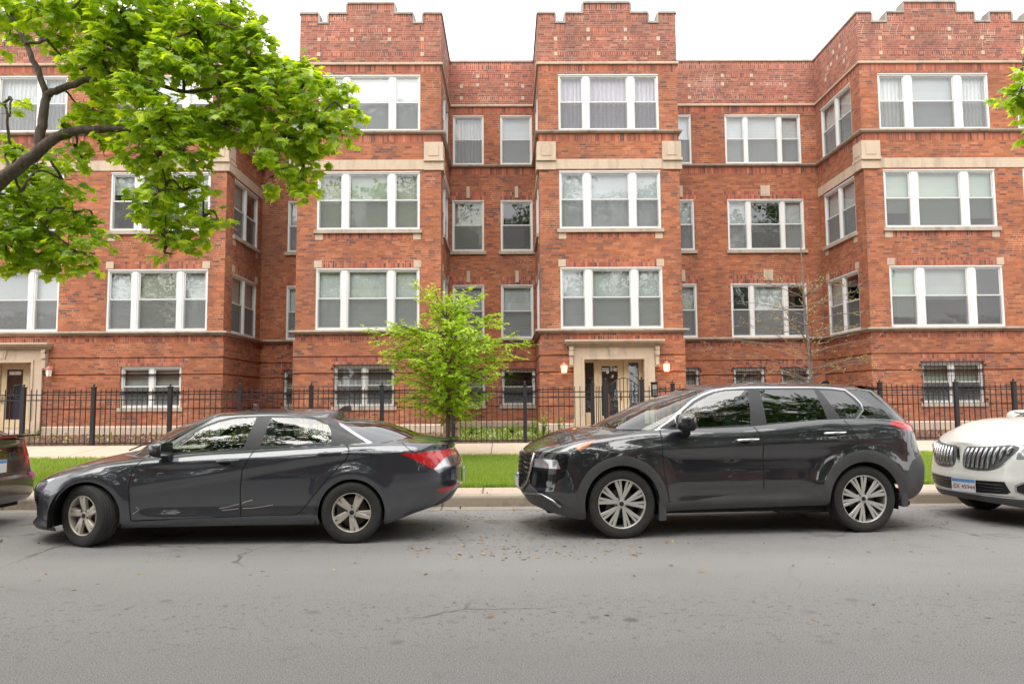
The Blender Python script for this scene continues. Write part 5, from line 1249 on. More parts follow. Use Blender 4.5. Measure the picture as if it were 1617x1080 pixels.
SUV = make_suv(M['paint_black'], 'glossy black crossover with grey plastic wheel arches in front of the middle entrance', (2.47, 9.03, 0), R(5.75))
SED = make_sedan(M['paint_grey'], 'dark graphite sedan with scratched doors and its front wheel turned towards the street', (-3.01, 8.69, 0), R(2), R(-25))
# ------------------------------------------------------------------ white crossover, far right
def nose_x(sp, y, z):
    af, nf = sp['plan'][:2]; wy = pch(sp['W'])(-99)-.01; e = min(.999, abs(y)/wy); th = math.asin(e**(nf/2))
    return sp['x0']+af-af*math.cos(th)**(2/nf)+(pch(sp['xf'])(z)-sp['x0'])
def tail_x(sp, y, z):
    ar, nr = sp['plan'][2:]; wy = pch(sp['W'])(99)-.02; e = min(.999, abs(y)/wy); th = math.asin(e**(nr/2))
    return sp['x1']-ar+ar*math.cos(th)**(2/nr)+(pch(sp['xr'])(z)-sp['x1'])
def make_white(loc, rz):
    root = empty('parked_suv', loc, rz, 'pearl white crossover cropped at the right edge with a split chrome slatted grille', 'car', 'cars parked along the kerb')
    pm = M['paint_white']
    def disp(x, z):
        d = 0
        for wx in (-1.41, 1.41): d -= .025*math.exp(-((math.hypot(x-wx, z-.39)-.46)/.10)**2)*sstep(.15, .35, z)
        return d+.02*sstep(.93, .83, z)*sstep(.50, .70, z)*sstep(-1.05, -.6, x)*sstep(1.2, .7, x)
    sp = dict(x0=-2.36, x1=2.38, plan=(.72, 2.5, .50, 2.7), crown=2.4, ns=70,
        zb=[(-2.36, .26), (-2.0, .21), (-1.0, .27), (1.9, .33), (2.38, .42)],
        zs=[(-2.36, .885), (-2.25, .92), (-2.0, .99), (-1.7, 1.05), (-1.3, 1.10), (-.9, 1.13), (0, 1.14), (1.6, 1.22), (2.38, 1.15)],
        zc=[(-2.36, .93), (-2.27, 1.02), (-2.1, 1.115), (-1.8, 1.19), (-1.4, 1.225), (-.9, 1.235), (1.6, 1.22), (2.38, 1.15)],
        W=[(-2.36, .93), (-1.3, .965), (1.3, .965), (2.38, .92)],
        inset=[(0, .075), (.06, .035), (.15, .018), (.3, .006), (.45, 0), (.75, .006), (.86, .022), (.93, .045), (.97, .07), (1, .10)],
        xf=[(.2, -2.27), (.3, -2.33), (.4, -2.36), (.52, -2.375), (.6, -2.36), (.75, -2.335), (.88, -2.30), (.95, -2.28)],
        xr=[(.3, 2.25), (.5, 2.38), (.8, 2.36), (1.25, 2.28)], disp=disp,
        hoodbump=lambda x, t: .016*math.exp(-((t-.50)/.13)**2)*sstep(-2.34, -2.0, x)*sstep(-1.2, -1.6, x),
        house=dict(base=(-1.30, 2.30, .62, 2.3, .42, 2.8, .84), top=(-.30, 1.80, .30, 2.6, .25, 3.0, .64), bulge=(.045, .02, .02),
            bz=[(-1.30, 1.19), (-.8, 1.13), (0, 1.12), (1.6, 1.20), (2.3, 1.14)], tz=[(-.3, 1.60), (.3, 1.63), (1.8, 1.56)], tyx=[(-.3, 1), (1.8, .95)], byx=[(0, 1), (2.3, .95)],
            roof=[(-.3, 1.63), (.3, 1.71), (1.8, 1.63)]))
    wing = smooth_poly([(.075, .885), (.30, .915), (.70, .935), (.66, .82), (.56, .69), (.44, .635), (.20, .625), (.085, .65), (.060, .76)], 2)
    low = smooth_poly([(0, .50), (.30, .505), (.60, .515), (.64, .40), (.60, .375), (.30, .36), (0, .36)], 0); low = low+[(-y, z) for y, z in low[::-1] if y > 0]
    fog = smooth_poly([(.70, .50), (.90, .52), (.92, .38), (.69, .385)], 1)
    arF = arc(-1.41, .365, .41, 195, -15, 22)+[(-1.0, 0), (-1.82, 0)]; arR = arc(1.41, .365, .41, 195, -15, 22)+[(1.82, 0), (1.0, 0)]
    neg = lambda p: [(-y, z) for y, z in p]
    fx = (-2.6, -1.75)
    sp['regions'] = [('drop', arF, dict(zones=(0,), drop=True, ymin=.3)), ('drop', arR, dict(zones=(0,), drop=True, ymin=.3)),
        ('grille', wing, dict(axis='x', zones=(0,), xr=fx, part='grille', id='a', one=True)), ('grille', neg(wing), dict(axis='x', zones=(0,), xr=fx, part='grille', id='b', one=True)),
        ('chrome_line', offset_poly(wing, .016), dict(axis='x', zones=(0,), xr=fx, part='grille_surround', id='a', one=True)), ('chrome_line', neg(offset_poly(wing, .016)), dict(axis='x', zones=(0,), xr=fx, part='grille_surround', id='b', one=True)),
        ('dark', low, dict(axis='x', zones=(0,), xr=fx, part='lower_grille', one=True)),
        ('dark', fog, dict(axis='x', zones=(0,), xr=fx, part='fog_recess', id='a', one=True)), ('dark', neg(fog), dict(axis='x', zones=(0,), xr=fx, part='fog_recess', id='b', one=True)),
        ('chrome_line', offset_poly(fog, .018), dict(axis='x', zones=(0,), xr=fx, part='fog_trim', id='a', one=True)), ('chrome_line', neg(offset_poly(fog, .018)), dict(axis='x', zones=(0,), xr=fx, part='fog_trim', id='b', one=True)),
        ('chrome_line', [(-.66, .355), (.66, .355), (.66, .335), (-.66, .335)], dict(axis='x', zones=(0,), xr=fx, part='bumper_trim', one=True)),
        ('clad', [(-2.6, .335), (-1.81, .32), (-1.81, 0), (-2.6, 0)], dict(zones=(0,), part='lower_bumper', one=True)),
        ('headlight', [(-2.22, .90), (-2.0, .925), (-1.80, .955), (-1.86, .86), (-2.02, .79), (-2.17, .765)], dict(zones=(0,), ymin=.68)),
        ('glass', [(-.75, 1.17), (-.50, 1.34), (-.25, 1.48), (.0, 1.56), (.20, 1.58), (.18, 1.16)], dict(zones=(2,), part='side_window', id='f', ymin=.3)), ('glass', [(.28, 1.17), (.28, 1.585), (1.05, 1.57), (1.12, 1.20)], dict(zones=(2,), part='side_window', id='r', ymin=.3)),
        ('glass', [(1.20, 1.21), (1.15, 1.565), (1.55, 1.53), (1.60, 1.24)], dict(zones=(2,), part='side_window', id='q', ymin=.3)),
        ('windshield', [(-1.6, 1.08), (-.33, 1.585), (-.22, 1.585), (-.36, 1.45), (-.72, 1.20), (-.84, 1.13), (-1.2, 1.08)], dict(zones=(2,), one=True)),
        ('seam', strip([(-2.2, .905), (-1.9, .965), (-1.5, 1.03), (-1.1, 1.08)], .006), dict(zones=(0, 1), part='body', one=True, ymin=.3)),
        ('seam', strip([(-.90, 1.1), (-.92, .8), (-.88, .37)], .007), dict(zones=(0, 1), part='body', one=True, ymin=.3)), ('seam', strip([(.22, 1.12), (.25, .8), (.24, .34)], .007), dict(zones=(0, 1), part='body', one=True, ymin=.3))]
    sp['mats'] = dict(body=pm, grille=flat('grey grille backing', (.11, .11, .115), .4), chrome_line=M['satin'], dark=M['black_plastic'], clad=M['clad'], headlight=M['clear_lens'], glass=M['tint_glass'], windshield=M['screen_glass'], seam=M['seam'])
    ob = assemble(sp, root)
    for s_ in (-1, 1):
        for k in range(9):      # upright slats of the wing grille
            y0 = .105+k*.062; zt_ = .862+.060*(y0/.7); zb_ = .645 if y0 < .42 else .645+(y0-.42)*.95
            if zt_-zb_ < .06: continue
            pts = [(nose_x(sp, y0+f*.035*1, zb_+(zt_-zb_)*f)-.012-.012*math.sin(math.pi*f), s_*(y0+f*.035), zb_+(zt_-zb_)*f) for f in (0.02, .25, .5, .75, .98)]
            b_ = MB(); b_.tube(pts, [.016, .021, .022, .020, .015], 6); b_.build('grille_slat', M['satin'], root)
        f_ = MB(); c = (nose_x(sp, .80, .45)-.012, s_*.80, .45); f_.lathe([(.001, .02), (.035, .018), (.045, 0)], 16, Matrix.Translation(c) @ Matrix.Rotation(R(-90), 4, 'Y')); f_.build('fog_lamp', M['clear_lens'], root)
        mirror(root, -.56, .92, 1.20, pm, s_, 1.1)
        w_ = MB(); w_.tube([(-1.22, s_*.3, 1.20), (-1.02, s_*.3+.15, 1.25), (-.92, s_*.3+.45, 1.27)], .009, 5); w_.build('wiper', M['black_plastic'], root)
    for z in (.40, .435, .47):
        b_ = MB(); b_.tube([(nose_x(sp, y, z)-.004, y, z) for y in [-.58+i*.116 for i in range(11)]], .007, 5); b_.build('grille_bar', M['rim_dark'], root)
    e_ = MB(); xe = nose_x(sp, 0, .8)-.014
    e_.box(xe-.012, xe+.02, -.026, .026, .70, .90, bev=.006); e_.build('badge_plinth', pm, root)
    e_ = MB(); e_.box(xe-.020, xe-.012, -.020, -.013, .725, .875); e_.box(xe-.020, xe-.012, .013, .020, .725, .875); e_.box(xe-.0201, xe-.012, -.013, .013, .725, .732); e_.box(xe-.0201, xe-.012, -.013, .013, .868, .875); e_.box(xe-.0202, xe-.012, -.003, .003, .745, .855); e_.box(xe-.0203, xe-.012, -.013, .013, .797, .803)
    e_.build('badge', M['rim_dark'], root)
    for sy in (-1, 1):
        wheel(root, -1.41, sy*.82, .365, .235, .25, 'suv', 0, sy, .2); wheel(root, 1.41, sy*.82, .365, .235, .25, 'suv', 0, sy, .5)
    underbody(root, -2.1, 2.1, .24, 0, 1.41, .36, 1.1); interior(root, [(.3, 1.52), (1.15, 1.48)], M['seat'], -.55, .42, 1.6, 1.13)
    plate(root, nose_x(sp, .1, .45)-.050, -.14, .435, -1, 'EX 45944', yaw=R(14))
    return root
WHT = make_white((7.80, 9.33, 0), R(6.5))
# ------------------------------------------------------------------ dark hatchback, far left
def make_hatch(loc, rz):
    root = empty('parked_hatchback', loc, rz, 'dark hatchback cropped at the left edge with only its tail showing', 'car', 'cars parked along the kerb'); pm = M['paint_plum']
    def disp(x, z):
        d = 0
        for wx in (-1.35, 1.35): d -= .02*math.exp(-((math.hypot(x-wx, z-.33)-.39)/.08)**2)*sstep(.12, .3, z)
        return d+.02*sstep(.80, .70, z)*sstep(.40, .55, z)*sstep(-1.0, -.6, x)*sstep(1.2, .7, x)
    sp = dict(x0=-2.2, x1=2.22, plan=(.75, 2.3, .24, 2.8), crown=2.3, ns=70,
        zb=[(-2.2, .22), (-1.0, .2), (1.9, .22), (2.22, .27)], zs=[(-2.2, .62), (-1.8, .76), (-1.2, .90), (-.6, .96), (.5, 1.0), (1.6, 1.035), (2.22, 1.02)], zc=[(-2.2, .65), (-1.8, .82), (-1.2, .98), (-.6, 1.0), (1.6, 1.05), (2.22, 1.05)],
        W=[(-2.2, .84), (-1.3, .87), (1.3, .87), (2.22, .84)], inset=[(0, .07), (.06, .035), (.15, .018), (.3, .006), (.45, 0), (.7, .004), (.86, .022), (.93, .04), (.97, .06), (1, .085)],
        xf=[(.2, -2.2), (.6, -2.2)], xr=[(.22, 2.16), (.35, 2.24), (.55, 2.25), (.60, 2.20), (.75, 2.17), (.95, 2.13), (1.05, 2.14)], disp=disp,
        house=dict(base=(-1.4, 2.12, .7, 2.3, .35, 2.8, .76), top=(-.15, 1.75, .3, 2.6, .25, 3, .56), bulge=(.06, .05, .02), bz=[(-1.4, .93), (-.7, .93), (.5, .97), (1.6, 1.0), (2.12, 1.0)], tz=[(-.15, 1.42), (.3, 1.44), (1.0, 1.40), (1.75, 1.23)],
            tyx=[(0, 1), (1.75, .92)], byx=[(0, 1), (2.12, .92)], roof=[(-.15, 1.45), (.3, 1.49), (1.0, 1.46), (1.75, 1.27)]))
    arF = arc(-1.35, .315, .355, 195, -15, 22)+[(-1.0, 0), (-1.7, 0)]; arR = arc(1.35, .315, .355, 195, -15, 22)+[(1.7, 0), (1.0, 0)]
    sp['regions'] = [('drop', arF, dict(zones=(0,), drop=True, ymin=.3)), ('drop', arR, dict(zones=(0,), drop=True, ymin=.3)),
        ('glass', [(-.85, 1.0), (-.5, 1.18), (-.1, 1.37), (.35, 1.41), (.35, 1.01)], dict(zones=(2,), part='side_window', id='f', ymin=.3)), ('glass', [(.45, 1.02), (.45, 1.41), (1.0, 1.37), (1.45, 1.25), (1.5, 1.06)], dict(zones=(2,), part='side_window', id='r', ymin=.3)),
        ('tail', [(1.90, 1.0), (2.3, 1.03), (2.3, .70), (2.10, .70), (2.0, .80)], dict(zones=(0, 1), part='taillight', ymin=.58)),
        ('seam', strip([(-.75, .93), (-.85, .7), (-.8, .25)], .007), dict(zones=(0, 1), part='body', one=True, ymin=.3)), ('seam', strip([(.4, .98), (.35, .7), (.35, .22)], .007), dict(zones=(0, 1), part='body', one=True, ymin=.3)),
        ('windshield', [(-1.5, .9), (-.17, 1.41), (-.05, 1.40), (-.5, 1.15), (-.95, .96), (-1.2, .92)], dict(zones=(2,), one=True)),
        ('rear_window', [(1.72, 1.235), (2.0, 1.06), (2.2, 1.04), (2.2, 1.2), (1.8, 1.32)], dict(zones=(2,), one=True)), ('glass', [(-.55, .93), (.55, .93), (.55, .82), (-.55, .82)], dict(axis='x', zones=(0,), xr=(1.9, 2.6), part='lower_rear_window', one=True)),
        ('seam', strip([(-.72, .60), (.72, .60)], .008), dict(axis='x', zones=(0,), xr=(1.9, 2.6), part='body', one=True))]
    sp['mats'] = dict(body=pm, glass=M['tint_glass'], tail=M['red_lens'], seam=M['seam'], windshield=M['screen_glass'], rear_window=M['tint_glass'])
    assemble(sp, root)
    s_ = MB(); s_.prism([(1.98, 1.065), (2.12, 1.085), (2.26, 1.080), (2.26, 1.06), (2.15, 1.045), (2.0, 1.04)], -.66, .66); s_.build('tail_spoiler', M['piano'], root)
    s_ = MB(); s_.box(2.255, 2.268, -.20, .20, 1.058, 1.072); s_.build('brake_light', M['red_lens'], root)
    for y in (-.66, .66):
        s_ = MB(); xt = tail_x(sp, abs(y)+.03, .77); s_.box(xt-.03, xt+.012, y-.035, y+.035, .74, .80, bev=.01); s_.build('reverse_lens', M['clear_lens'], root)
        mirror(root, -.75, .80, 1.02, pm, 1 if y > 0 else -1, .95)
    st_ = MB(); xt = tail_x(sp, .66, .55); st_.box(xt-.03, xt+.008, .58, .67, .50, .60); st_.build('sticker', flat('pink sticker', (.65, .10, .35), .5), root)
    for sy in (-1, 1): wheel(root, -1.35, sy*.76, .315, .195, .20, 'sedan', 0, sy, .2); wheel(root, 1.35, sy*.76, .315, .195, .20, 'sedan', 0, sy, .5)
    underbody(root, -2.0, 2.05, .2, 0, 1.35, .315, 1.0); interior(root, [(.25, 1.3), (1.05, 1.25)], M['seat'], -.5, .32, 1.4, .98, .66)
    plate(root, 2.19, .0, .72, 1, '')
    return root
HAT = make_hatch((-8.24, 8.98, 0), R(0))
# parked on the near side of the street, seen in the reflections
for src, lab, loc, rz in ((SUV, 'black crossover parked at the near kerb right of the camera', (5.2, -.40, 0), R(181)), (SED, 'dark sedan parked at the near kerb left of the camera', (-5.0, -.35, 0), R(180))):
    c = copy_tree(src); c.location = loc; c.rotation_euler = (0, 0, rz); c['label'] = lab
# ================================================================ fence, gate, small fittings
FY = 18.25
def fx(px): return at(px, 650, FY).x
ff = ground_profile(FY)
def post_obj(parent, x, y=FY, h=1.40, w=.045, z0=None):
    b_ = MB(); z0 = ff if z0 is None else z0
    b_.box(x-w, x+w, y-w, y+w, z0-.1, z0+h); b_.box(x-w-.012, x+w+.012, y-w-.012, y+w+.012, z0+h, z0+h+.022); b_.lathe([(.001, z0+h+.10), (.02, z0+h+.085), (.028, z0+h+.062), (.02, z0+h+.042), (.014, z0+h+.034), (.03, z0+h+.022)], 10, Matrix.Translation((x, y, 0)))
    return b_.build('post', M['iron'], parent)
def panel_obj(parent, A, B, step=.130, top=1.36, name='picket_panel'):
    A, B = Vector((A[0], A[1], 0)), Vector((B[0], B[1], 0)); d = (B-A); l = d.length; d.normalize(); T = Matrix.Translation((A.x, A.y, ff)) @ Matrix.Rotation(math.atan2(d.y, d.x), 4, 'Z'); b_ = MB()
    n = max(1, round(l/step)); 
    for i in range(1, n):
        x = l*i/n+random.uniform(-.004, .004); b_.box(x-.0085, x+.0085, -.0085, .0085, .02, top-.02, mat=T)
        b_.face([T @ Vector(p) for p in ((x-.0085, -.0085, top-.02), (x+.0085, -.0085, top-.02), (x, 0, top+.03))]); b_.face([T @ Vector(p) for p in ((x+.0085, .0085, top-.02), (x-.0085, .0085, top-.02), (x, 0, top+.03))])
    for z in (.06, top-.26, top-.13): b_.box(0, l, -.016, .016, z-.013, z+.013, mat=T)
    return b_.build(name, M['iron'], parent)
random.seed(5)
FL = empty('iron_fence', (0, 0, 0), 0, 'black iron picket fence left of the entrance gate in front of the mulch bed', 'fence')
FR = empty('iron_fence', (0, 0, 0), 0, 'black iron picket fence right of the entrance gate running behind the two crossovers', 'fence')
pl_ = [fx(p) for p in (36, 147, 268, 378, 491, 603, 716, 829, 936)]
x = pl_[0]; ext = []
while x > -22: x -= 1.84; ext.append(x)
pl_ = ext[::-1]+pl_
for x in pl_: post_obj(FL, x)
for a, c in zip(pl_, pl_[1:]): panel_obj(FL, (a+.045, FY), (c-.045, FY))
gl_, gr_ = fx(957), fx(1014)
panel_obj(FL, (pl_[-1]+.045, FY), (gl_-.05, FY+.02), .05)
pr_ = [fx(p) for p in (1063, 1171, 1281, 1391, 1511, 1603)]; x = pr_[-1]
while x < 22: x += 1.84; pr_.append(x)
for x in pr_: post_obj(FR, x)
panel_obj(FR, (gr_+.05, FY), (pr_[0]-.045, FY))
for a, c in zip(pr_, pr_[1:]): panel_obj(FR, (a+.045, FY), (c-.045, FY))
GT = empty('iron_gate', (gl_, FY, ff), 0, 'arched black iron gate closed between two tall posts in front of the entrance door', 'gate')
GINV = GT.matrix_basis.inverted()
def gpart(o): o.parent = GT; o.matrix_parent_inverse = Matrix.Translation((-gl_, -FY, -ff)); return o
gpart(post_obj(None, gl_, FY, 1.46, .05)); gpart(post_obj(None, gr_, FY, 1.50, .05))
b_ = MB(); w_ = gr_-gl_-.16; n = 8; x0 = gl_+.08; am = 0
arcz = lambda f: ff+1.36+.20*math.sin(math.pi*f)
b_.tube([(x0+w_*k/20, FY, arcz(k/20)) for k in range(21)], .012, 6)
for k in range(n+1): f = k/n; b_.box(x0+w_*f-.0085, x0+w_*f+.0085, FY-.0085, FY+.0085, ff+.05, arcz(f)-(.0 if 0 < k < n else .0))
for z in (.08, 1.10, 1.23): b_.box(x0, x0+w_, FY-.014, FY+.014, ff+z-.013, ff+z+.013)
gpart(b_.build('gate_leaf', M['iron'], None))
b_ = MB(); b_.box(gr_-.19, gr_-.11, FY-.06, FY+.03, ff+.78, ff+.86, bev=.008); b_.tube([(gr_-.15, FY-.06, ff+.82), (gr_-.15, FY-.10, ff+.82)], .022, 10); gpart(b_.build('gate_lock', M['satin'], None))
b_ = MB(); b_.box(gl_+.05, gl_+.085, FY-.03, FY+.01, ff+.05, ff+1.18); gpart(b_.build('hinge_bar', M['rust'], None))
IC = MB(); ix = fx(1033); IC.box(ix-.075, ix+.075, FY-.12, FY-.03, 1.56, 1.90, bev=.008); IC.box(ix-.095, ix+.095, FY-.15, FY-.02, 1.90, 1.92); IC.box(ix-.05, ix+.05, FY-.125, FY-.12, 1.74, 1.86, mi=1)
for r_ in range(4):
    for c_ in range(3): IC.box(ix-.04+c_*.033, ix-.04+c_*.033+.018, FY-.127, FY-.12, 1.60+r_*.032, 1.60+r_*.032+.018, mi=1)
tag(IC.build('intercom_box', [M['iron'], flat('grey keypad', (.25, .25, .26), .5)]), 'small black intercom box mounted on the fence right of the arched gate', 'intercom')
# gas meters in the left recess
g0 = at(395, 655, 24.1); GM = empty('gas_meter_rack', (g0.x, 24.1, .75), 0, 'rusty pink gas pipes and meters standing in the recess behind the left fence', 'gas meter')
mpk = flat('dull red pipe paint', (.23, .10, .08), .7, 0, .4, 12); mgr = flat('faded meter paint', (.33, .22, .19), .6, 0, .35, 12)
b_ = MB(); X0 = -.20
b_.tube([(X0, 0, -.2), (X0, 0, 1.10), (X0+.62, 0, 1.14), (X0+.62, 0, .95)], .022, 8); b_.tube([(X0+.28, 0, -.1), (X0+.28, 0, 1.12)], .018, 8); b_.tube([(X0-.05, 0, .78), (X0+.66, 0, .80)], .022, 8); b_.tube([(X0+.1, -.06, .25), (X0+.1, -.06, .75), (X0+.35, -.06, .75)], .018, 8)
b_.build('pipe', mpk, GM)
for mx_, mz_ in ((X0+.12, .52), (X0+.42, .62), (X0+.18, .15)):
    m_ = MB(); m_.box(mx_-.09, mx_+.09, -.16, .0, mz_-.10, mz_+.10, bev=.03); m_.lathe([(.001, .02), (.06, .015), (.075, 0)], 14, Matrix.Translation((mx_, -.16, mz_+.02)) @ Matrix.Rotation(R(90), 4, 'X')); m_.build('meter', mgr, GM)
# ================================================================ foliage
def leaf_mat(name, cols, trans=.45, rough=.5):
    t = NT(name); t.t.nodes.remove(t.b)
    rnd = t.n('NewGeometry').outputs['Random Per Island']
    c = t.ramp(rnd, [(i/(len(cols)-1), c_) for i, c_ in enumerate(cols)])
    df = t.n('BsdfDiffuse'); tl = t.n('BsdfTranslucent'); gl = t.n('BsdfGlossy'); gl.inputs['Roughness'].default_value = .42
    t.put(df.inputs[0], c); c2 = t.mix(1.0, c, (1.5, 1.35, .45), 'MULTIPLY'); t.put(tl.inputs[0], c2)
    m1 = t.n('MixShader'); m1.inputs[0].default_value = trans; t.put(m1.inputs[1], df.outputs[0]); t.put(m1.inputs[2], tl.outputs[0])
    m2 = t.n('MixShader'); m2.inputs[0].default_value = .07; t.put(m2.inputs[1], m1.outputs[0]); t.put(m2.inputs[2], gl.outputs[0]); t.put(t.out.inputs[0], m2.outputs[0])
    return t.m
def bark_mat(name, a, b):
    t = NT(name); mp = t.n('Mapping'); mp.inputs['Scale'].default_value = (14, 14, 3.5); t.put(mp.inputs[0], t.pos()); n = t.noise(1.6, 6, mp.outputs[0], .75)
    t.set(t.ramp(n, [(.3, a), (.7, b)]), .95); t.bump(n, 1.0, .03); return t.m
M['leaf_maple'] = leaf_mat('maple leaf', [(.20, .35, .02), (.31, .49, .028), (.43, .61, .04), (.60, .74, .06), (.36, .54, .035)], .62)
M['leaf_young'] = leaf_mat('young tree leaf', [(.30, .50, .03), (.42, .62, .04), (.52, .70, .06), (.60, .70, .08)], .5)
M['leaf_dark'] = leaf_mat('street tree leaf', [(.03, .085, .012), (.05, .13, .018), (.08, .18, .022)], .35)
M['bud'] = leaf_mat('yellow bud', [(.50, .38, .08), (.42, .30, .07), (.35, .36, .08)], .3)
M['weed'] = leaf_mat('weed leaf', [(.14, .26, .03), (.22, .36, .05), (.36, .42, .10)], .4)
M['grass'] = leaf_mat('grass blade', [(.18, .33, .025), (.26, .43, .035), (.34, .50, .06), (.46, .48, .14)], .4)
M['bark'] = bark_mat('maple bark', (.055, .042, .034), (.22, .17, .135)); M['bark_thin'] = bark_mat('young bark', (.08, .055, .04), (.24, .18, .13))
LOBES = [(0, 0), (.22, .10), (.50, .02), (.42, .28), (.62, .50), (.36, .50), (.30, .66), (.18, .62), (0, 1.0)]
LOBES = LOBES+[(-x, y) for x, y in LOBES[-2:0:-1]]
class Leaves:
    def __init__(s): s.v = []; s.f = []
    def leaf(s, p, d, n, L_, kind='maple'):
        d = d.normalized(); sd = d.cross(n); sd = sd.normalized() if sd.length > 1e-4 else Vector((1, 0, 0)); n2 = sd.cross(d); b0 = len(s.v)
        if kind == 'maple':
            k = len(LOBES)//2+1
            for x, y in LOBES: s.v.append(p+sd*(x*L_)+d*(y*L_)+n2*(abs(x)*-.22*L_-.16*L_*y*y))
            s.f.append([b0+i for i in range(0, 9)]); s.f.append([b0]+[b0+i for i in range(8, len(LOBES))])
        elif kind == 'oval':
            for x, y in ((0, 0), (.26, .35), (.20, .72), (0, 1), (-.20, .72), (-.26, .35)): s.v.append(p+sd*(x*L_)+d*(y*L_)+n2*(-abs(x)*.25*L_-.1*L_*y*y))
            s.f.append([b0, b0+1, b0+2, b0+3]); s.f.append([b0, b0+3, b0+4, b0+5])
        else:
            for x, y in ((.07, 0), (0, 1), (-.07, 0)): s.v.append(p+sd*(x*L_)+d*(y*L_))
            s.f.append([b0, b0+1, b0+2])
    def build(s, name, mat, parent=None):
        me = bpy.data.meshes.new(name); me.from_pydata([tuple(v) for v in s.v], [], s.f); me.materials.append(mat); me.update()
        return link(name, me, parent)
def rv(rg): 
    while True:
        v = Vector((rg.uniform(-1, 1), rg.uniform(-1, 1), rg.uniform(-1, 1)))
        if .05 < v.length < 1: return v
def curve_pts(pts, n=5, jit=0, rg=random):
    o = []
    P_ = [pts[0]]+list(pts)+[pts[-1]]
    for i in range(1, len(P_)-2):
        for k in range(n):
            t = k/n; a, b_, c, d = P_[i-1], P_[i], P_[i+1], P_[i+2]
            q = .5*((2*b_)+(c-a)*t+(2*a-5*b_+4*c-d)*t*t+(3*b_-a-3*c+d)*t**3)
            o.append(q+(rv(rg)*jit if jit and k else Vector()))
    return o+[pts[-1]]
def spray(lv, tw, p, rg, L_, n, kind='maple', droop=.5, twig=.35, rad=.006):
    """a twig from p with n leaves on it, drooping at the tip"""
    d = rv(rg).normalized(); d.z = d.z*.45+.05; d.normalize(); q = p; pts = [p.copy()]
    for k in range(4): q = q+d*twig/4; d = (d+Vector((0, 0, -.22*droop))).normalized(); pts.append(q.copy())
    tw.tube(pts, [rad, rad*.8, rad*.6, rad*.5, rad*.35], 4, cap=False)
    for k in range(n):
        f = rg.uniform(.15, 1); i = min(3, int(f*4)); c = pts[i].lerp(pts[i+1], f*4-i)
        out = (rv(rg)+d*.8); out.z = out.z*.5-droop*.5; out.normalize(); nn = Vector((rg.uniform(-.6, .6), rg.uniform(-.9, .3), 1)).normalized()
        lv.leaf(c+out*L_*.25, out, nn, L_*rg.uniform(.7, 1.2), kind)
def limb_tree(name, label, group, trunk, limbs, blobs, lsize, per, seed, mats, trunk_r=.2, spread=.55, kind='maple'):
    rg = random.Random(seed); root = empty(name, (trunk[0].x, trunk[0].y, trunk[0].z), 0, label, 'tree', group); inv = Matrix.Translation(-trunk[0])
    tb = MB(); tp = curve_pts(trunk, 5, .01, rg); n = len(tp); tb.tube(tp, [trunk_r*(1.25 if i == 0 else 1)*(1-.35*i/n) for i in range(n)], 14)
    o = tb.build('trunk', mats[0], root); o.matrix_parent_inverse = inv
    nodes = []
    for lp, r0, r1 in limbs:
        lb = MB(); q = curve_pts(lp, 6, .02, rg); m = len(q); lb.tube(q, [r0+(r1-r0)*i/(m-1) for i in range(m)], 10); nodes += q[2:]
        o = lb.build('limb', mats[0], root); o.matrix_parent_inverse = inv
    tw = MB(); lv = Leaves()
    for (c, rx, rz_, cnt) in blobs:
        near = min(nodes, key=lambda p: (p-c).length); mid = near.lerp(c, .5)+rv(rg)*.15+Vector((0, 0, .10)); q = curve_pts([near, mid, c], 5, .015, rg)
        tw.tube(q, [.022-.014*i/len(q) for i in range(len(q))], 5, cap=False); nodes.append(c)
        for k in range(cnt):
            v = rv(rg); p = c+Vector((v.x*rx, v.y*rx*.8, v.z*rz_)); hub = c+(p-c)*.25
            if rg.random() < .45: tw.tube([hub, hub.lerp(p, .5)+rv(rg)*.04, p], [.007, .005, .003], 4, cap=False)
            spray(lv, tw, p, rg, lsize, per, kind, .6, spread*.5, .0035)
    o = tw.build('twigs', mats[0], root, normals=False); o['kind'] = 'stuff'; o.matrix_parent_inverse = inv
    o = lv.build('crown', mats[1], root); o.matrix_parent_inverse = inv
    return root
def blob(px, py, r, Y, dens=1.0):
    c = at(px, py, Y); k = Y/F_PX*r; return (c, k*.9, k*.72, max(3, int(32*dens*(r/40)**2)))
MY = 9.2
LB = [(at(-190, 420, 10.6), )]
bl = []
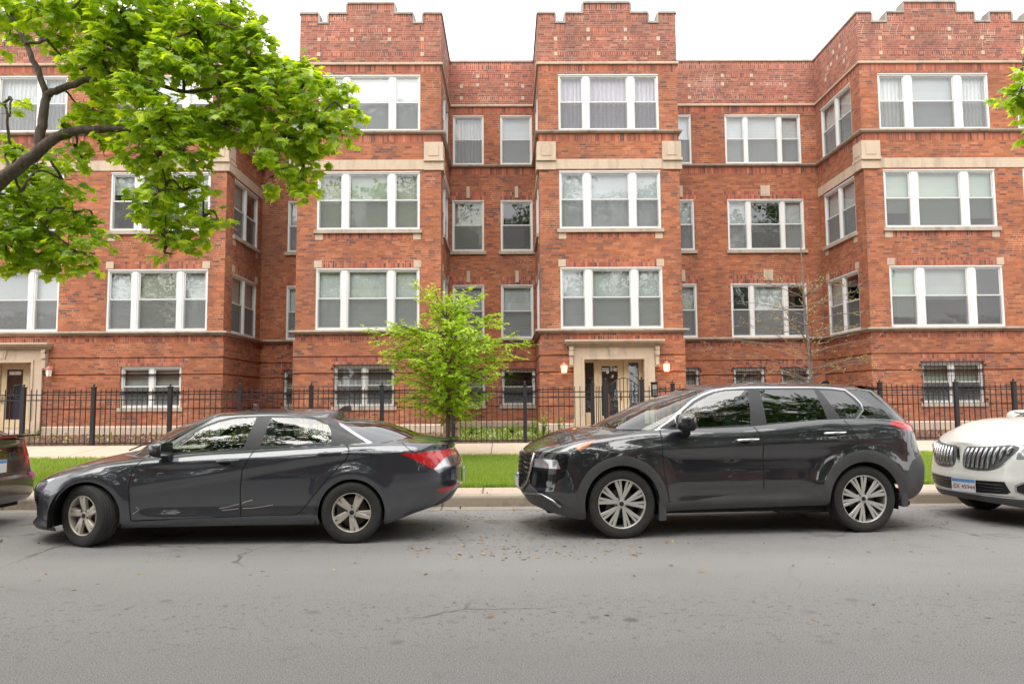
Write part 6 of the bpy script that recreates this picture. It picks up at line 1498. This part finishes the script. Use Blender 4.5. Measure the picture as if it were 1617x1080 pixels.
for px, py, r, dy, dn in [(20, 20, 45, .3, 1), (70, 15, 40, -.4, 1), (130, 15, 45, .2, 1), (190, 20, 50, -.3, 1.2), (250, 25, 50, .4, 1.2), (310, 25, 45, -.2, 1.1), (365, 30, 45, .3, 1.1), (400, 45, 34, -.2, 1.1),
        (15, 60, 26, .5, .5), (105, 65, 34, .5, .7), (165, 75, 45, -.3, 1.1), (220, 80, 50, .1, 1.3), (280, 85, 50, -.4, 1.3), (335, 90, 46, .3, 1.2), (390, 95, 44, -.1, 1.2), (440, 105, 40, .2, 1.2), (490, 125, 36, -.2, 1.1), (525, 150, 30, .2, 1.1), (548, 185, 19, 0, 1),
        (125, 108, 26, .4, .7), (165, 125, 36, .4, 1), (205, 135, 34, -.5, 1.1), (350, 140, 40, .2, 1.1), (400, 150, 44, -.2, 1.2), (455, 160, 42, .3, 1.2), (500, 190, 38, -.1, 1.2), (535, 208, 18, .1, 1),
        (125, 168, 22, .4, .7), (155, 180, 32, .3, 1.0), (200, 195, 40, .1, 1.2), (250, 190, 42, -.5, 1.2), (300, 190, 40, .3, 1.2), (350, 195, 40, -.2, 1.1), (405, 205, 36, .2, 1.1), (450, 215, 38, -.1, 1.1), (490, 240, 32, .2, 1.1), (425, 250, 28, -.2, .9), (470, 280, 28, .1, 1), (480, 302, 15, 0, .9), (425, 280, 16, .2, .7),
        (120, 205, 24, .1, .8), (165, 232, 24, .3, .8), (215, 240, 30, -.2, 1), (250, 245, 28, .1, .9), (285, 235, 34, -.4, 1), (270, 275, 24, .2, .9), (290, 300, 30, 0, 1), (240, 310, 30, -.3, 1), (265, 335, 34, .2, 1), (215, 330, 16, 0, .8), (320, 345, 26, .1, .9), (345, 348, 14, -.1, .8), (260, 375, 28, 0, 1), (290, 370, 20, .1, .9), (272, 402, 13, .1, .8),
        (15, 235, 26, .6, .8), (20, 262, 26, .7, 0.9), (60, 265, 34, .8, 1), (100, 285, 28, .5, .9), (25, 315, 38, .4, 1.2), (70, 325, 40, .9, 1.2), (115, 335, 32, .5, 1.1), (140, 365, 22, .7, 1), (20, 365, 40, .3, 1.2), (65, 378, 42, .8, 1.2), (110, 390, 34, .4, 1.2), (150, 400, 14, .6, 1), (40, 410, 24, .5, 1), (85, 418, 20, .6, 1), (115, 425, 13, .5, .9), (10, 405, 22, .4, 1),
        (5, 165, 14, .5, .5), (15, 185, 12, .3, .5), (120, 235, 18, .2, .6), (135, 260, 12, .1, .5), (75, 245, 16, .4, .6)]: bl.append(blob(px, py, r, MY+dy, dn))
rg_ = random.Random(3)
for k in range(34):      # the rest of the crown, above and left of the picture
    px, py = rg_.uniform(-420, 380), rg_.uniform(-330, -50)
    if px < -40: py = rg_.uniform(-330, 330)
    bl.append(blob(px, py, 62, MY+rg_.uniform(-.8, 2.6), .55))
a_ = lambda px, py, Y: at(px, py, Y)
T0 = Vector((-9.0, 12.0, .17)); F0 = Vector((-8.7, 11.7, 3.1))
limb_tree('maple_tree', 'large maple reaching in from the left with fresh green lobed leaves over the windows', 'street trees', [T0, Vector((-8.95, 11.95, 1.6)), F0],
    [([F0, a_(-70, 350, 9.9), a_(0, 288, 9.3), a_(60, 240, 9.1), a_(105, 210, 9.1), a_(190, 205, 9.1), a_(260, 200, 9.2)], .115, .03), ([a_(62, 236, 9.12), a_(67, 190, 9.15), a_(73, 150, 9.2)], .062, .05),
     ([a_(73, 150, 9.2), a_(48, 85, 9.25), a_(12, 18, 9.3), a_(-30, -60, 9.3)], .040, .02), ([a_(73, 150, 9.2), a_(110, 135, 9.15), a_(160, 122, 9.1), a_(210, 120, 9.1), a_(290, 145, 9.1), a_(380, 135, 9.1), a_(470, 150, 9.1)], .048, .012),
     ([a_(40, 70, 9.25), a_(75, 62, 9.2), a_(110, 20, 9.1), a_(150, -30, 9)], .022, .012), ([a_(200, 120, 9.1), a_(260, 70, 9.1), a_(340, 40, 9.1), a_(400, 60, 9.1)], .022, .008),
     ([a_(215, 203, 9.1), a_(250, 250, 9.1), a_(262, 320, 9.1), a_(262, 390, 9.1)], .014, .005), ([a_(20, 270, 9.3), a_(40, 320, 9.5), a_(80, 370, 9.6)], .02, .008), ([F0, Vector((-9.2, 11.8, 4.6)), Vector((-8.6, 11.2, 6.6)), Vector((-7.2, 10.2, 8.2))], .15, .04), ([F0, Vector((-10.2, 12.2, 5)), Vector((-11, 12.4, 7))], .13, .03)],
    bl, .118, 8, 11, [M['bark'], M['leaf_maple']], .24, .5)
br_ = [blob(px, py, r, 9.3, dn) for px, py, r, dn in [(1612, 128, 18, .9), (1606, 152, 19, 1.0), (1622, 175, 18, .9), (1630, 205, 15, .9), (1650, 150, 45, 1), (1660, 60, 40, .7), (1700, 120, 60, .6), (1760, 160, 70, .6), (1850, 100, 80, .5), (1740, 40, 60, .5), (1900, 200, 80, .5), (1800, -60, 90, .5), (1950, 0, 90, .5)]]
T1 = Vector((9.6, 12.0, .17)); F1 = Vector((9.4, 11.7, 3.2))
limb_tree('maple_tree', 'maple at the top right edge with only a few green leaf tips showing', 'street trees', [T1, Vector((9.6, 11.95, 1.6)), F1],
    [([F1, a_(1780, 250, 10.2), a_(1690, 160, 9.5), a_(1630, 150, 9.3)], .10, .012), ([F1, a_(1850, 150, 10.4), a_(1800, -20, 10)], .12, .03)], br_, .125, 7, 12, [M['bark'], M['leaf_maple']], .2, .5)
# young street tree with lime leaves
def young_tree():
    rg = random.Random(21); Y = 15.2; base = at(706, 700, Y); base.z = ground_profile(Y); root = empty('young_tree', tuple(base), 0, 'young tree with lime green leaves growing in the parkway behind the sedan boot', 'tree', 'street trees'); inv = Matrix.Translation(-base)
    k = Y/F_PX; top = at(704, 470, Y); pts = curve_pts([base, at(708, 640, Y), at(702, 590, Y), at(706, 540, Y), top], 6, .008, rg); tb = MB(); n = len(pts)
    tb.tube(pts, [.055-.043*i/(n-1) for i in range(n)], 10); o = tb.build('trunk', M['bark_thin'], root); o.matrix_parent_inverse = inv
    prof = pch([(450, 8), (465, 20), (480, 45), (500, 75), (520, 100), (540, 122), (565, 125), (590, 100), (612, 72), (636, 42)])
    tw = MB(); lv = Leaves()
    for i in range(120):
        py = 468+168*((i+.5)/120)**.85; ye = py
        f = (640-py)/170; st = min(pts, key=lambda p: abs(p.z-at(706, py+28, Y).z)); L_ = prof(py)*k*rg.uniform(.62, 1.06); az = i*2.399+rg.uniform(-.4, .4)
        el = R(rg.uniform(18, 36)) if py > 500 else R(rg.uniform(45, 68)); end = st+Vector((math.cos(az)*L_, math.sin(az)*L_*.95, math.tan(el)*L_*.62)); end += rv(rg)*.10; mid = st.lerp(end, .5)+Vector((0, 0, .10*L_))
        q = curve_pts([st, mid, end], 5, .012, rg); m = len(q); tw.tube(q, [.011-.0085*j/(m-1) for j in range(m)], 4, cap=False)
        nt_ = int(7+L_*9)
        for j in range(nt_):
            ff_ = rg.uniform(.22, 1); p = q[min(m-1, int(ff_*(m-1)))]; d = (end-st).normalized()+rv(rg)*1.0; d.z = d.z*.8-.02; d.normalize(); tl = rg.uniform(.12, .34); e = p+d*tl+Vector((0, 0, -.05)); tw.tube([p, p.lerp(e, .5)+Vector((0, 0, .015)), e], [.003, .0025, .0015], 3, cap=False)
            for h_ in range(14):
                c = p.lerp(e, rg.uniform(.1, 1.05)); ld = d+rv(rg)*.9; ld.z = ld.z*.4-.30; lv.leaf(c, ld, Vector((rg.uniform(-.4, .4), rg.uniform(-.4, .2), 1)), rg.uniform(.055, .088), 'oval')
    o = tw.build('twigs', M['bark_thin'], root, normals=False); o['kind'] = 'stuff'; o.matrix_parent_inverse = inv
    o = lv.build('crown', M['leaf_young'], root); o.matrix_parent_inverse = inv
young_tree()
def bare_tree():
    rg = random.Random(8); Y = 15.4; base = at(1283, 700, Y); base.z = ground_profile(Y); root = empty('bare_tree', tuple(base), 0, 'slender bare tree with grey twigs and tiny yellow buds behind the black crossover', 'tree', 'street trees'); inv = Matrix.Translation(-base)
    k = Y/F_PX; pts = curve_pts([base, at(1281, 600, Y), at(1276, 540, Y), at(1270, 470, Y), at(1265, 400, Y), at(1263, 372, Y)], 5, .01, rg); tb = MB(); n = len(pts); tb.tube(pts, [.052-.047*i/(n-1) for i in range(n)], 8)
    mt_ = bark_mat('grey bark', (.12, .09, .075), (.30, .24, .20)); o = tb.build('trunk', mt_, root); o.matrix_parent_inverse = inv
    tw = MB(); lv = Leaves()
    for i in range(40):
        py = 440+170*(i/40); st = min(pts, key=lambda p: abs(p.z-at(1270, py+15, Y).z)); az = i*2.399; L_ = (60+110*math.sin(min(1, (py-420)/150)*1.5))*k*rg.uniform(.5, 1.05)
        el = R(rg.uniform(5, 40)); end = st+Vector((math.cos(az)*L_, math.sin(az)*L_, math.tan(el)*L_*.5)); q = curve_pts([st, st.lerp(end, .5)+rv(rg)*.08+Vector((0, 0, .05)), end], 5, .02, rg); m = len(q); tw.tube(q, [.012-.0095*j/(m-1) for j in range(m)], 4, cap=False)
        for j in range(9):
            p = q[rg.randint(2, m-1)]; d = (end-st).normalized()+rv(rg)*.8; e = p+d.normalized()*rg.uniform(.12, .42); tw.tube([p, p.lerp(e, .5)+rv(rg)*.02, e], [.0035, .003, .002], 3, cap=False)
            for h_ in range(5): c = p.lerp(e, rg.uniform(.3, 1)); lv.leaf(c, rv(rg), rv(rg), rg.uniform(.018, .038), 'oval')
    o = tw.build('twigs', mt_, root, normals=False); o['kind'] = 'stuff'; o.matrix_parent_inverse = inv
    o = lv.build('buds', M['bud'], root); o['kind'] = 'stuff'; o.matrix_parent_inverse = inv
bare_tree()
# weeds, grass, fallen leaves
rg = random.Random(4)
def weed(px, Y, h, n, label, spread=.16):
    c = at(px, 660, Y); c.z = ground_profile(Y)-.01; root = empty('weed', tuple(c), 0, label, 'plant', 'weeds behind the fence'); lv = Leaves(); st = MB()
    for k in range(n):
        an = rg.uniform(0, 6.28); tip = Vector((math.cos(an)*spread*rg.random(), math.sin(an)*spread*rg.random(), h*rg.uniform(.5, 1))); st.tube([(0, 0, 0), tip*.5+rv(rg)*.015, tip], [.004, .003, .002], 4, cap=False)
        for j in range(12): f = rg.uniform(.2, 1); d = rv(rg); d.z = abs(d.z)*.5; lv.leaf(tip*f, d, Vector((0, 0, 1)), rg.uniform(.05, .10), 'oval')
    st.build('stem', M['weed'], root); lv.build('foliage', M['weed'], root)
weed(858, 19.6, .78, 16, 'tallest bushy green weed behind the fence, left of the middle entrance', .22); weed(845, 20.4, .50, 12, 'short green weed just left of the tallest weed behind the fence', .2)
weed(884, 20.6, .55, 8, 'thin green weed growing against the limestone of the middle entrance'); weed(742, 20.3, .34, 12, 'low green weed behind the young tree trunk', .25); weed(60, 20.6, .30, 6, 'small yellow green weed by the leftmost entrance surround', .12)
weed(282, 20.8, .28, 5, 'small weed under the double basement window on the left', .1); weed(808, 20.8, .40, 12, 'low leafy weed under the right basement window of the middle recess', .3)
lv = Leaves()
for k in range(2600):
    px = rg.uniform(725, 905) if k < 2000 else rg.uniform(10, 700); Y = rg.uniform(18.5, 23.5); c = at(px, 660, Y); c.z = ground_profile(Y)
    if rg.random() < .5 and k < 2000: c.z += 0
    d = rv(rg); d.z = abs(d.z)+.4; lv.leaf(c, d, Vector((rg.uniform(-1, 1), rg.uniform(-1, 1), .3)), rg.uniform(.04, .12), 'oval')
tag(lv.build('ground_cover', M['weed']), 'scattered low green weeds sprouting from the mulch', 'ground cover', kind='stuff')
lv = Leaves()
for k in range(15000):
    Y = rg.uniform(18.25, 24.0); X = rg.uniform(-14.5, 16); z = ground_profile(Y)
    d = rv(rg); d.z *= .35; lv.leaf(Vector((X, Y, z+.012)), d, Vector((rg.uniform(-.5, .5), rg.uniform(-.5, .5), 1)), rg.uniform(.04, .10), 'oval')
M['chips'] = leaf_mat('bark chips', [(.10, .05, .035), (.22, .10, .065), (.34, .20, .14), (.46, .30, .22)], .05)
tag(lv.build('mulch_chips', M['chips']), 'loose red brown bark chips covering the bed behind the fence', 'mulch', kind='stuff')
lv = Leaves()
from mathutils import noise as mnoise
def grass_at(X, Y):
    if mnoise.noise(Vector((X*1.3, Y*1.3, 0)))*.6+mnoise.noise(Vector((X*5, Y*5, 3)))*.4 > .22+rg.random()*.3: return
    c = Vector((X, Y, ground_profile(Y)-.012)); d = Vector((rg.uniform(-.5, .5), rg.uniform(-.5, .5), 1)); lv.leaf(c, d, Vector((rg.uniform(-1, 1), rg.uniform(-1, 1), .01)), rg.uniform(.05, .11), 'blade')
for k in range(88000):
    z_ = rg.random()
    if z_ < .36: px = rg.uniform(700, 860)
    elif z_ < .60: px = rg.uniform(30, 260)
    elif z_ < .74: px = rg.uniform(1440, 1500)
    else: px = rg.uniform(-60, 1680)
    Y = 11.46+4.74*rg.random()**1.25; grass_at(at(px, 740, Y).x, Y)
lo_ = lv.build('lawn_grass', M['grass']); tag(lo_, 'short bright green grass on the parkway between kerb and pavement', 'grass', kind='stuff')
vm_ = [v for v in lo_.data.vertices]
lv = Leaves()
for k in range(1700):
    X = rg.uniform(-9, 10); Y = CURB_Y-abs(rg.gauss(0, 1.6)) if rg.random() < .75 else rg.uniform(5.0, 10)
    if rg.random() < .25: X, Y = rg.uniform(-1, 1.4), rg.uniform(7.0, 10.4)
    d = rv(rg); d.z *= .15; lv.leaf(Vector((X, Y, .006)), d, Vector((rg.uniform(-.3, .3), rg.uniform(-.3, .3), 1)), rg.uniform(.02, .066), 'oval')
for k in range(260): d = rv(rg); d.z *= .15; lv.leaf(Vector((rg.uniform(-8, 9), rg.uniform(CURB_Y+.03, 11.6), .172)), d, Vector((0, 0, 1)), rg.uniform(.02, .05), 'oval')
M['litter'] = leaf_mat('dry leaf litter', [(.42, .30, .10), (.30, .17, .07), (.16, .09, .05), (.50, .42, .22)], .1)
tag(lv.build('leaf_litter', M['litter']), 'tiny dry yellow and brown leaves scattered over road and kerb', 'leaf litter', kind='stuff')
# ================================================================ the other side of the street
OB = empty('apartment_building', (0, -19, 0), 0, 'brown brick apartment building across the street behind the camera', 'building'); OI = Matrix.Translation((0, 19, 0))
def opart(mb, nm, mat): o = mb.build(nm, mat, None); o.parent = OB; o.matrix_parent_inverse = OI; return o
for x0, x1, h in ((-46, -16, 8.5), (-13, 9, 9.5), (14, 48, 8)):
    b_ = MB(); b_.box(x0, x1, -30, -19, 0, h); opart(b_, 'wall', M['brick']); b_ = MB(); b_.box(x0-.1, x1+.1, -30, -18.85, h, h+.3); opart(b_, 'cornice', M['stone'])
    x = x0+1.6
    while x < x1-2:
        for z in (1.6, 4.6):
            b_ = MB(); b_.box(x, x+1.6, -19.01, -18.93, z, z+1.7); opart(b_, 'window', M['white']); b_ = MB(); b_.box(x+.1, x+1.5, -18.93, -18.9, z+.1, z+1.6); opart(b_, 'pane', M['tint_glass'] if False else M['piano'])
        x += 3.4
def env_tree(x, y, h, seed):
    rg = random.Random(seed); root = empty('street_tree', (x, y, .17), 0, 'broad leafy street tree on the near side of the street behind the camera', 'tree', 'near side street trees')
    tb = MB(); tb.tube([(0, 0, 0), (.1, 0, 1.6), (0, .1, 3.4), (.1, 0, h*.6)], [.24, .2, .16, .06], 8)
    for k in range(8): a = k*.8; tb.tube([(0, 0, 2.6+.3*k), (math.cos(a)*1.2, math.sin(a)*1.2, 3.8+.35*k), (math.cos(a)*2.4, math.sin(a)*2.4, 4.6+.4*k)], [.08, .05, .02], 5)
    tb.build('trunk', M['bark'], root); lv = Leaves(); cl = []
    while len(cl) < 105:
        c = Vector((rg.gauss(0, 2.5), rg.gauss(1.3, 2.9), rg.uniform(3.8, h)))
        if y+c.y+.8 < .5 or (y+c.y+.8 < 4.2 and c.z > 2.4+.95*(y+c.y+.8)): cl.append(c)
    for k in range(13000): c = rg.choice(cl); v = rv(rg)*.8; lv.leaf(c+v, rv(rg), Vector((rg.uniform(-.6, .6), rg.uniform(-.6, .6), 1)), rg.uniform(.20, .34), 'oval')
    lv.build('crown', M['leaf_dark'], root); return root
et = env_tree(-6.5, -2.4, 14.5, 1)
for x, y, rz in ((1.4, -2.5, .25), (9.0, -2.4, -.2), (16.5, -2.4, .1), (-14.0, -2.4, -.15), (-21.5, -2.4, .2), (5.0, -9, 2.2), (-4, -9.4, 4.0), (-12, -9.2, 1.2), (14, -9.0, 3.1)):
    c = copy_tree(et); c.location = (x, y, .17); c.rotation_euler = (0, 0, rz)
